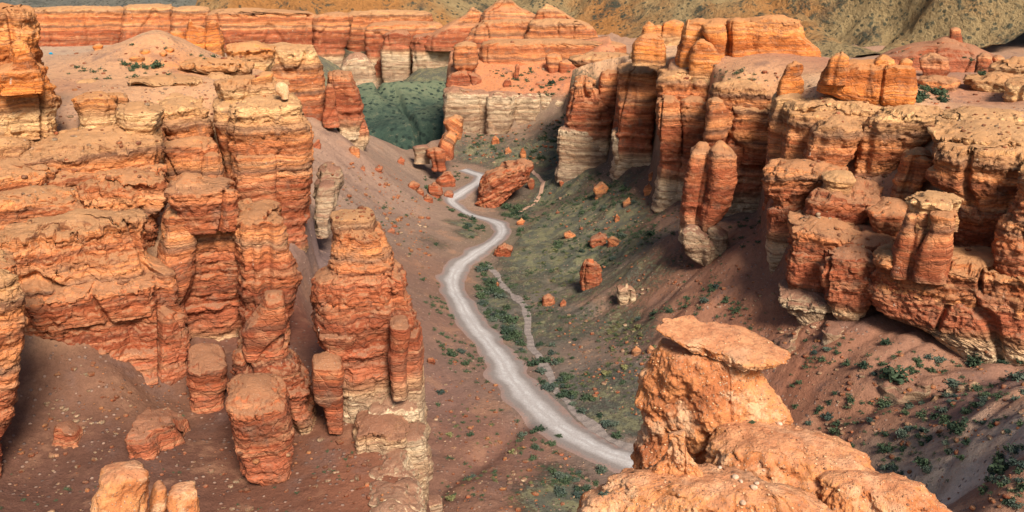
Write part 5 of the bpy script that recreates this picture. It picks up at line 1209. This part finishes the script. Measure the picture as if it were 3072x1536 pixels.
# areas where shrubs grow: outline in the frame, shrubs per 100 m2, radius range, variants, group
AREAS = [
    ('near', [(800, 430), (830, 395), (870, 350), (925, 352), (1024, 350), (1024, 512), (945, 512), (870, 470), (850, 440)], 5.5, (.30, .80), (0, 1, 4, 2, 5, 2), 'right'),
    ('slope', [(640, 340), (660, 300), (720, 275), (780, 325), (860, 340), (800, 425), (780, 380), (660, 330)], 5.0, (.3, .7), (0, 1, 2), 'slope'),
    ('verge', [(478, 262), (490, 262), (512, 320), (530, 365), (560, 405), (600, 440), (628, 452), (622, 458), (585, 436), (555, 415), (528, 380), (500, 345), (484, 315), (474, 285)], 13.0, (.5, 1.15), (0, 1, 2, 5), 'verge'),
    ('verge2', [(500, 262), (512, 280), (540, 310), (552, 345), (580, 395), (620, 430), (622, 440), (590, 425), (560, 395), (538, 350), (528, 315), (500, 275)], 7.0, (.4, .95), (0, 2, 5), 'verge'),
    ('floor', [(508, 240), (560, 240), (640, 320), (660, 340), (640, 420), (600, 425), (560, 370), (545, 320)], 6.5, (.25, .6), (0, 2, 3, 3), 'floor'),
    ('bank', [(425, 300), (446, 268), (450, 300), (480, 350), (515, 400), (545, 430), (620, 470), (600, 512), (540, 470), (500, 420), (440, 360)], 6.5, (.3, .75), (0, 2, 5, 4), 'bank'),
    ('west', [(432, 380), (480, 400), (520, 440), (560, 512), (440, 512), (432, 440)], 4.2, (.22, .55), (0, 2, 3), 'bank'),
    ('corner', [(540, 455), (585, 465), (620, 480), (600, 512), (560, 510)], 7.0, (.4, .95), (0, 2, 5), 'corner'),
    ('bend', [(430, 160), (462, 165), (470, 180), (455, 205), (430, 200), (420, 185)], 1.6, (.5, 1.2), (0, 1, 4), 'bend'),
    ('bend2', [(460, 210), (498, 225), (498, 236), (478, 246), (462, 225)], 4.0, (.5, 1.2), (0, 2, 5), 'bend'),
    ('bend3', [(440, 198), (455, 205), (492, 216), (485, 226), (452, 214)], 3.6, (.6, 1.3), (0, 1, 4), 'bend'),
    ('bend4', [(500, 205), (530, 205), (525, 235), (508, 240), (504, 222)], 4.5, (.6, 1.3), (0, 1, 4), 'bend'),
    ('hill', [(560, 170), (620, 175), (660, 230), (600, 285), (520, 215), (540, 195)], 5.5, (.3, .8), (0, 2, 0), 'hill'),
    ('upslope', [(600, 160), (680, 205), (690, 230), (760, 280), (700, 300), (640, 235), (590, 180)], 4.5, (.18, .5), (0, 2, 0), 'hill'),
    ('mesafoot', [(450, 120), (475, 132), (520, 132), (565, 115), (560, 160), (520, 160), (480, 160), (440, 150)], 3.6, (.5, 1.1), (0, 0, 2), 'mesafoot'),
    ('leftslope', [(330, 200), (400, 190), (430, 210), (425, 290), (400, 240), (350, 230)], 1.6, (.25, .6), (0, 2), 'leftslope'),
    ('basin', [(0, 455), (220, 470), (320, 440), (400, 440), (400, 512), (0, 512)], 1.8, (.14, .36), (0, 4), 'basin'),
    ('lump', [(100, 395), (190, 395), (180, 440), (110, 440)], .9, (.12, .25), (0, 1), 'basin'),
    ('mesatop', [(490, 65), (570, 72), (560, 92), (500, 88)], 2.5, (.5, 1.1), (0, 0), 'mesatop'),
    ('mesatop2', [(520, 85), (568, 85), (568, 98), (530, 95)], 3.0, (.6, 1.3), (0, 0), 'mesatop'),
    ('rim', [(60, 62), (150, 64), (170, 75), (120, 80), (60, 80)], 1.8, (.4, 1.1), (1, 1, 0), 'rim'),
    ('rim2', [(110, 35), (140, 34), (190, 50), (230, 58), (200, 60), (120, 45)], 1.0, (.5, 1.1), (1, 0), 'rim'),
    ('right_rim', [(690, 60), (760, 66), (775, 84), (705, 84)], 2.6, (.4, 1.1), (0, 1), 'rrim'),
    ('shelf', [(735, 205), (762, 210), (760, 250), (725, 250)], 4.0, (.3, .8), (0, 2), 'shelf'),
    ('far_right', [(915, 88), (950, 84), (945, 105), (915, 104)], 5.0, (.5, 1.1), (0, 1), 'far'),
    ('far_right2', [(900, 50), (985, 55), (1000, 75), (950, 78), (905, 70)], .9, (.5, 1.2), (0, 2), 'far'),
]
LABEL = {
    'right': ['small dark green shrub on the steep gullied slope at lower right', 'bushy green shrub on the steep gullied slope at lower right', 'grey green shrub on the steep gullied slope at lower right'],
    'slope': ['dark green shrub on the smooth red slope under the right cliffs', 'bushy green shrub on the smooth red slope under the right cliffs', 'grey green shrub on the smooth red slope under the right cliffs'],
    'verge': ['dark green shrub in the strip between the gravel track and the dry wash', 'bushy green shrub in the strip between the gravel track and the dry wash', 'grey green shrub in the strip between the gravel track and the dry wash'],
    'floor': ['dark green shrub on the open valley floor right of the wash', 'yellowish tuft on the open valley floor right of the wash', 'grey green shrub on the open valley floor right of the wash'],
    'bank': ['dark green shrub on the brown bank left of the track', 'yellowish tuft on the brown bank left of the track', 'grey green shrub on the brown bank left of the track'],
    'corner': ['dark green shrub below the track just left of the close hoodoo', 'bushy green shrub below the track just left of the close hoodoo', 'grey green shrub below the track just left of the close hoodoo'],
    'bend': ['dark green bush beside the winding bends by the huge leaning boulder', 'bushy green bush beside the winding bends by the huge leaning boulder', 'grey green bush beside the winding bends by the huge leaning boulder'],
    'hill': ['dark green shrub on the green slope right of the huge leaning boulder', 'bushy green shrub on the green slope right of the huge leaning boulder', 'grey green shrub on the green slope right of the huge leaning boulder'],
    'mesafoot': ['dark green shrub on the slope under the white cliff', '', 'grey green shrub on the slope under the white cliff'],
    'leftslope': ['dark green shrub on the bare slope left of the bends', '', 'grey green shrub on the bare slope left of the bends'],
    'basin': ['tiny dark shrub in the red sand basin at lower left', 'tiny bushy shrub in the red sand basin at lower left', ''],
    'mesatop': ['dark shrub on the red bench above the white cliff', '', ''],
    'rim': ['dark shrub on the sandy plateau of the left rim', 'bright green shrub on the sandy plateau of the left rim', ''],
    'rrim': ['dark shrub on the cream rim below the largest butte', 'bright green shrub on the cream rim below the largest butte', ''],
    'shelf': ['dark shrub on the sand right of the two round pillars', '', 'grey green shrub on the sand right of the two round pillars'],
    'far': ['dark shrub on the red ground behind the long bright butte', 'bright green shrub on the red ground behind the long bright butte', 'grey green shrub on the red ground behind the long bright butte']}
LIDX = {0: 0, 4: 0, 1: 1, 3: 1, 2: 2, 5: 2}
GROUP = {'right': 'shrubs on the gullied slope', 'slope': 'shrubs on the smooth red slope', 'verge': 'shrubs between track and wash', 'floor': 'shrubs on the valley floor', 'bank': 'shrubs on the bank left of the track', 'corner': 'shrubs below the track', 'bend': 'bushes by the bends', 'hill': 'shrubs on the green slope', 'mesafoot': 'shrubs under the white cliff', 'leftslope': 'shrubs on the bare left slope', 'basin': 'shrubs in the sand basin', 'mesatop': 'shrubs on the red bench', 'rim': 'shrubs on the left rim', 'rrim': 'shrubs on the cream rim', 'shelf': 'shrubs by the round pillars', 'far': 'shrubs behind the bright butte'}
nr = np.random.RandomState(3)
dg = bpy.context.evaluated_depsgraph_get()
dg.update()
cands = []
for an, pl, dens, (r0, r1), var, grp in AREAS:
    pl = np.array(pl, float)
    # plan box of the area from the terrain under its outline
    n_try = 9000
    px = nr.uniform(pl[:, 0].min(), pl[:, 0].max(), n_try); py = nr.uniform(pl[:, 1].min(), pl[:, 1].max(), n_try)
    ok = sdist(pl, px, py) > 0
    px, py = px[ok], py[ok]
    pts_ = []
    for a, b in zip(px[:1400], py[:1400]):
        v = Vector(((a - 512) / F, 0, 0)) + Vector((0, math.cos(PITCH), -math.sin(PITCH))) + Vector((0, math.sin(PITCH), math.cos(PITCH))) * ((256 - b) / F)
        v.normalize()
        hit, loc, nor, idx, ob, mt = SC.ray_cast(dg, Vector((0, 0, H)), v)
        if hit and ob.name.startswith('ground') or hit and nor.z > .6 and ob.name.split('.')[0] not in ('neck', 'cap_rock', 'mound', 'leaning_boulder', 'boulder', 'road', 'mountains', 'hills', 'golden_boulder', 'red_boulder'):
            pts_.append((loc.x, loc.y, loc.z, abs(nor.dot(v)), (loc - Vector((0, 0, H))).length))
    if not pts_: continue
    pa = np.array(pts_)
    # equal chance per square metre of ground: weight by ground area per pixel
    w = pa[:, 4] ** 2 / np.maximum(pa[:, 3], .05)
    area = w.sum() / len(pa) * (sdist(pl, *np.meshgrid(np.arange(1024.), np.arange(512.))) > 0).sum() * (len(pa) / max(1, min(1400, len(px)))) / F ** 2
    n = int(min(len(pa) * .8, 2.6 * dens * area / 100))
    clump = fbm(pa[:, 0] * .12, pa[:, 1] * .12, 8.0, 2)
    w = w * np.clip(.5 + 1.3 * clump, .05, 2)
    sel = nr.choice(len(pa), n, replace=False, p=w / w.sum())
    for q in sel:
        r = (1.5 if nr.rand() < .85 else 2.5) * (r0 + (r1 - r0) * nr.rand() ** 1.9)
        cands.append((r / pa[q, 4] * F, pa[q, 0], pa[q, 1], pa[q, 2], r, var[nr.randint(len(var))], grp))
dline = dist_line(ROAD, np.array([c[1] for c in cands]), np.array([c[2] for c in cands]), 3)
cands = [c for c, d in zip(cands, dline) if d > 4.0 + c[4] * .6]
# the shrubs one can pick out by eye in the photograph: px, py of the foot, width in px
PICK = [(886, 344, 11, 0), (848, 365, 10, 1), (893, 379, 30, 0), (1003, 363, 11, 0), (1019, 362, 12, 0), (938, 361, 14, 2), (852, 447, 8, 0), (794, 407, 8, 1), (808, 424, 9, 2), (816, 413, 7, 1), (838, 353, 8, 1), (1008, 450, 11, 4), (962, 458, 12, 1), (1003, 460, 14, 1), (984, 492, 12, 4), (922, 404, 9, 2), (835, 394, 7, 4), (540, 430, 13, 0), (559, 436, 8, 1), (533, 365, 15, 0), (540, 372, 13, 2), (564, 396, 15, 0), (586, 398, 12, 0), (606, 425, 13, 2), (617, 437, 14, 0), (600, 416, 9, 0), (582, 412, 12, 2), (605, 494, 12, 2), (596, 484, 9, 0), (450, 352, 9, 0), (436, 245, 7, 0), (623, 383, 8, 0), (575, 340, 7, 0), (572, 358, 6, 1)]
for px_, py_, w_, vv in PICK:
    v = Vector(((px_ - 512) / F, 0, 0)) + Vector((0, math.cos(PITCH), -math.sin(PITCH))) + Vector((0, math.sin(PITCH), math.cos(PITCH))) * ((256 - py_) / F)
    hit, loc, nor, idx, ob, mt = SC.ray_cast(dg, Vector((0, 0, H)), v.normalized())
    if hit:
        d_ = (loc - Vector((0, 0, H))).length
        grp = 'right' if px_ > 780 else 'corner' if py_ > 470 else 'verge' if px_ > 528 else 'bank'
        cands.append((1e3, loc.x, loc.y, loc.z, w_ / F * d_ * .58, vv, grp))
cands.sort(key=lambda c: -c[0])
made = 0
proto = {}
for s_, x_, y_, z_, r_, vv, grp in cands[:298]:
    me, ms, _, _ = VARS[vv]
    if vv not in proto:
        e = bpy.data.objects.new('shrub', None); COL.objects.link(e)
        f = bpy.data.objects.new('foliage', me); st = bpy.data.objects.new('stems', ms)
        for o in (f, st):
            COL.objects.link(o); o.parent = e
        proto[vv] = e
    else:
        e = proto[vv].copy(); COL.objects.link(e)
        for ch in proto[vv].children:
            c = ch.copy(); COL.objects.link(c); c.parent = e
    e.location = (x_, y_, z_ - .04)
    e.rotation_euler = (0, 0, nr.uniform(0, 6.28))
    sc = r_ * nr.uniform(.9, 1.1)
    e.scale = (sc * nr.uniform(.85, 1.2), sc, sc * nr.uniform(.8, 1.1))
    tag(e, LABEL[grp][LIDX[vv]], 'shrub', GROUP[grp])
# everything smaller: one mass of low scrub
VV, QQ, off = {0: [], 1: []}, {0: [], 1: []}, {0: 0, 1: 0}
for s_, x_, y_, z_, r_, vv, grp in cands[298:]:
    _, _, V_, Q_ = VARS[vv]
    k = 70
    st = nr.randint(0, 150)
    v = V_[st * 4:(st + k) * 4] * np.array([1.15, 1.15, 1.0]) * r_
    a = nr.uniform(0, 6.28); ca, sa = math.cos(a), math.sin(a)
    v = np.stack([v[:, 0] * ca - v[:, 1] * sa + x_, v[:, 0] * sa + v[:, 1] * ca + y_, v[:, 2] + z_ - .03], -1)
    m_ = 1 if vv == 3 else 0
    VV[m_].append(v); QQ[m_].append(np.arange(k * 4).reshape(-1, 4) + off[m_]); off[m_] += k * 4
for m_, nm, mt in ((0, 'scrub', M_LEAF), (1, 'dry_grass', M_LEAF_DRY)):
    if VV[m_]:
        o = mesh_from(nm, np.concatenate(VV[m_]), np.concatenate(QQ[m_]), mt, smooth_shade=False)
        tag(o, ['low dark scrub scattered over the canyon floor and slopes', 'yellowish tufts scattered over the valley floor'][m_], ['scrub', 'grass'][m_], kind='stuff')
print('shrub candidates', len(cands))
# loose stones below the walls: one mass
t_ = (1 + 5 ** .5) / 2
ICO = np.array([(-1, t_, 0), (1, t_, 0), (-1, -t_, 0), (1, -t_, 0), (0, -1, t_), (0, 1, t_), (0, -1, -t_), (0, 1, -t_), (t_, 0, -1), (t_, 0, 1), (-t_, 0, -1), (-t_, 0, 1)]) / 1.9
ICF = np.array([(0, 11, 5), (0, 5, 1), (0, 1, 7), (0, 7, 10), (0, 10, 11), (1, 5, 9), (5, 11, 4), (11, 10, 2), (10, 7, 6), (7, 1, 8), (3, 9, 4), (3, 4, 2), (3, 2, 6), (3, 6, 8), (3, 8, 9), (4, 9, 5), (2, 4, 11), (6, 2, 10), (8, 6, 7), (9, 8, 1)])
STONES = [([(540, 170), (660, 200), (770, 290), (860, 340), (780, 360), (640, 300), (560, 230)], 420), ([(330, 160), (400, 170), (430, 200), (430, 290), (380, 230), (330, 230)], 320), ([(0, 440), (220, 450), (400, 430), (400, 512), (0, 512)], 260), ([(60, 350), (190, 395), (180, 440), (40, 430)], 140), ([(440, 120), (560, 120), (560, 165), (470, 165)], 260), ([(430, 330), (520, 410), (620, 470), (560, 512), (440, 512)], 300), ([(800, 350), (1024, 350), (1024, 512), (900, 512), (830, 440)], 420), ([(540, 300), (650, 330), (640, 420), (580, 390)], 200), ([(60, 40), (240, 50), (300, 90), (210, 130), (60, 120)], 300), ([(0, 110), (170, 130), (170, 160), (100, 200), (0, 200)], 240), ([(680, 60), (900, 90), (1024, 60), (1024, 140), (780, 120), (690, 90)], 420), ([(760, 150), (1024, 120), (1024, 260), (800, 280)], 340), ([(440, 40), (620, 45), (600, 95), (450, 95)], 200), ([(440, 262), (470, 330), (520, 395), (640, 470), (600, 462), (500, 410), (436, 300)], 160)]
sv, sf, so = [], [], 0
for pl, cnt in STONES:
    pl = np.array(pl, float)
    px = nr.uniform(pl[:, 0].min(), pl[:, 0].max(), cnt * 3); py = nr.uniform(pl[:, 1].min(), pl[:, 1].max(), cnt * 3)
    ok = np.nonzero(sdist(pl, px, py) > 0)[0][:cnt]
    for a, b in zip(px[ok], py[ok]):
        v = Vector(((a - 512) / F, 0, 0)) + Vector((0, math.cos(PITCH), -math.sin(PITCH))) + Vector((0, math.sin(PITCH), math.cos(PITCH))) * ((256 - b) / F)
        hit, loc, nor, idx, ob, mt = SC.ray_cast(dg, Vector((0, 0, H)), v.normalized())
        if not hit or nor.z < .62 or loc.y < 60 or ob.name.split('.')[0] in ('road', 'path', 'foliage', 'mountains', 'hills', 'green_hill'): continue
        r = .13 + .45 * nr.rand() ** 3.5
        if loc.y > 250: r *= 1.6
        q = ICO * (1 + .35 * (nr.rand(12, 1) - .5)) * r * np.array([nr.uniform(.8, 1.4), nr.uniform(.8, 1.3), nr.uniform(.5, .9)])
        g = nr.uniform(0, 6.28); q = np.stack([q[:, 0] * math.cos(g) - q[:, 1] * math.sin(g), q[:, 0] * math.sin(g) + q[:, 1] * math.cos(g), q[:, 2]], -1)
        sv.append(q + np.array([loc.x, loc.y, loc.z + .15 * r])); sf.append(ICF + so); so += 12
SVv = np.concatenate(sv)
o = mesh_from('rubble', SVv, np.zeros((0, 4), int), M_ROCK, {'h': 30 + 22 * vnoise(SVv[:, 0] * .4, SVv[:, 1] * .4, 1.0), 'bed': vnoise(SVv[:, 0] * .7, SVv[:, 1] * .7, 4.0)}, smooth_shade=False, tris=np.concatenate(sf))
tag(o, 'loose stones and rubble strewn below the walls and along the track', 'rubble', kind='stuff')


# pebbles bedded in the foreground ridge, and the larger pale stones one can pick out on it
dg.update()
def cast(a, b):
    v = Vector(((a - 512) / F, 0, 0)) + Vector((0, math.cos(PITCH), -math.sin(PITCH))) + Vector((0, math.sin(PITCH), math.cos(PITCH))) * ((256 - b) / F)
    return SC.ray_cast(dg, Vector((0, 0, H)), v.normalized())
def stone(r, sq=.6):
    q = ICO * (1 + .45 * (nr.rand(12, 1) - .5)) * r * np.array([nr.uniform(.9, 1.5), nr.uniform(.8, 1.2), nr.uniform(.5, .8)])
    g = nr.uniform(0, 6.28)
    return np.stack([q[:, 0] * math.cos(g) - q[:, 1] * math.sin(g), q[:, 0] * math.sin(g) + q[:, 1] * math.cos(g), q[:, 2]], -1)
pv, pf, po = {0: [], 1: []}, {0: [], 1: []}, {0: 0, 1: 0}
n_p = 0
while n_p < 1500:
    a, b = nr.uniform(580, 940), nr.uniform(330, 520)
    n_p += 1
    hit, loc, nor, idx, ob, mt = cast(a, b)
    if not hit or ob.name.split('.')[0] not in ('neck', 'mound', 'foot', 'cap_rock') or loc.y > 30: continue
    k = 0 if nr.rand() < .6 else 1
    r = .010 + .030 * nr.rand() ** 3
    pv[k].append(stone(r) + np.array(loc) + np.array(nor) * r * .15); pf[k].append(ICF + po[k]); po[k] += 12
M_PEB = pale_material('dark_pebbles', (.24, .12, .07), (.42, .22, .11))
for k, nm, mt in ((0, 'gravel', M_PALE), (1, 'gravel', M_PEB)):
    o = mesh_from(nm, np.concatenate(pv[k]), np.zeros((0, 4), int), mt, smooth_shade=False, tris=np.concatenate(pf[k]))
    tag(o, ['pale grit bedded in the foreground ridge', 'brown grit bedded in the foreground ridge'][k], 'gravel', kind='stuff')
M_STONE = pale_material('cream_stone', (.50, .33, .21), (.66, .48, .34))
for i, (a, b, w, lab) in enumerate([(735, 478, 9, 'largest cream stone lying on the foreground ridge below the hoodoo'), (741, 482, 5, 'cream stone touching the largest one on the foreground ridge'), (754, 488, 8, 'broad cream stone on the foreground ridge, right of the largest one'), (757, 484, 6, 'cream stone just behind the broad one on the foreground ridge'), (720, 468, 5, 'small cream stone on the slope between hoodoo and pinnacle'), (779, 425, 8, 'tall pale stone at the right foot of the close hoodoo'), (743, 503, 8, 'tan stone near the front of the foreground ridge'), (763, 470, 4, 'smallest cream stone high on the foreground ridge')]):
    hit, loc, nor, idx, ob, mt = cast(a, b)
    if hit and loc.y < 30:
        r = w / F * (loc - Vector((0, 0, H))).length * .5
        o = mesh_from('pale_stone', stone(r) + np.array(loc) + np.array(nor) * r * .3, np.zeros((0, 4), int), M_STONE, None, None, tuple(loc), tris=ICF)
        sm = o.modifiers.new('rounding', 'SUBSURF'); sm.levels = 2; sm.render_levels = 2
        tag(o, lab, 'stone')
hit, loc, nor, idx, ob, mt = cast(753, 423)
if hit and loc.y < 30:
    e = bpy.data.objects.new('plant', VARS[1][0]); COL.objects.link(e)
    e.location = loc; e.scale = (.13, .12, .07)
    tag(e, 'tiny green plant growing on the right flank of the close hoodoo', 'plant')
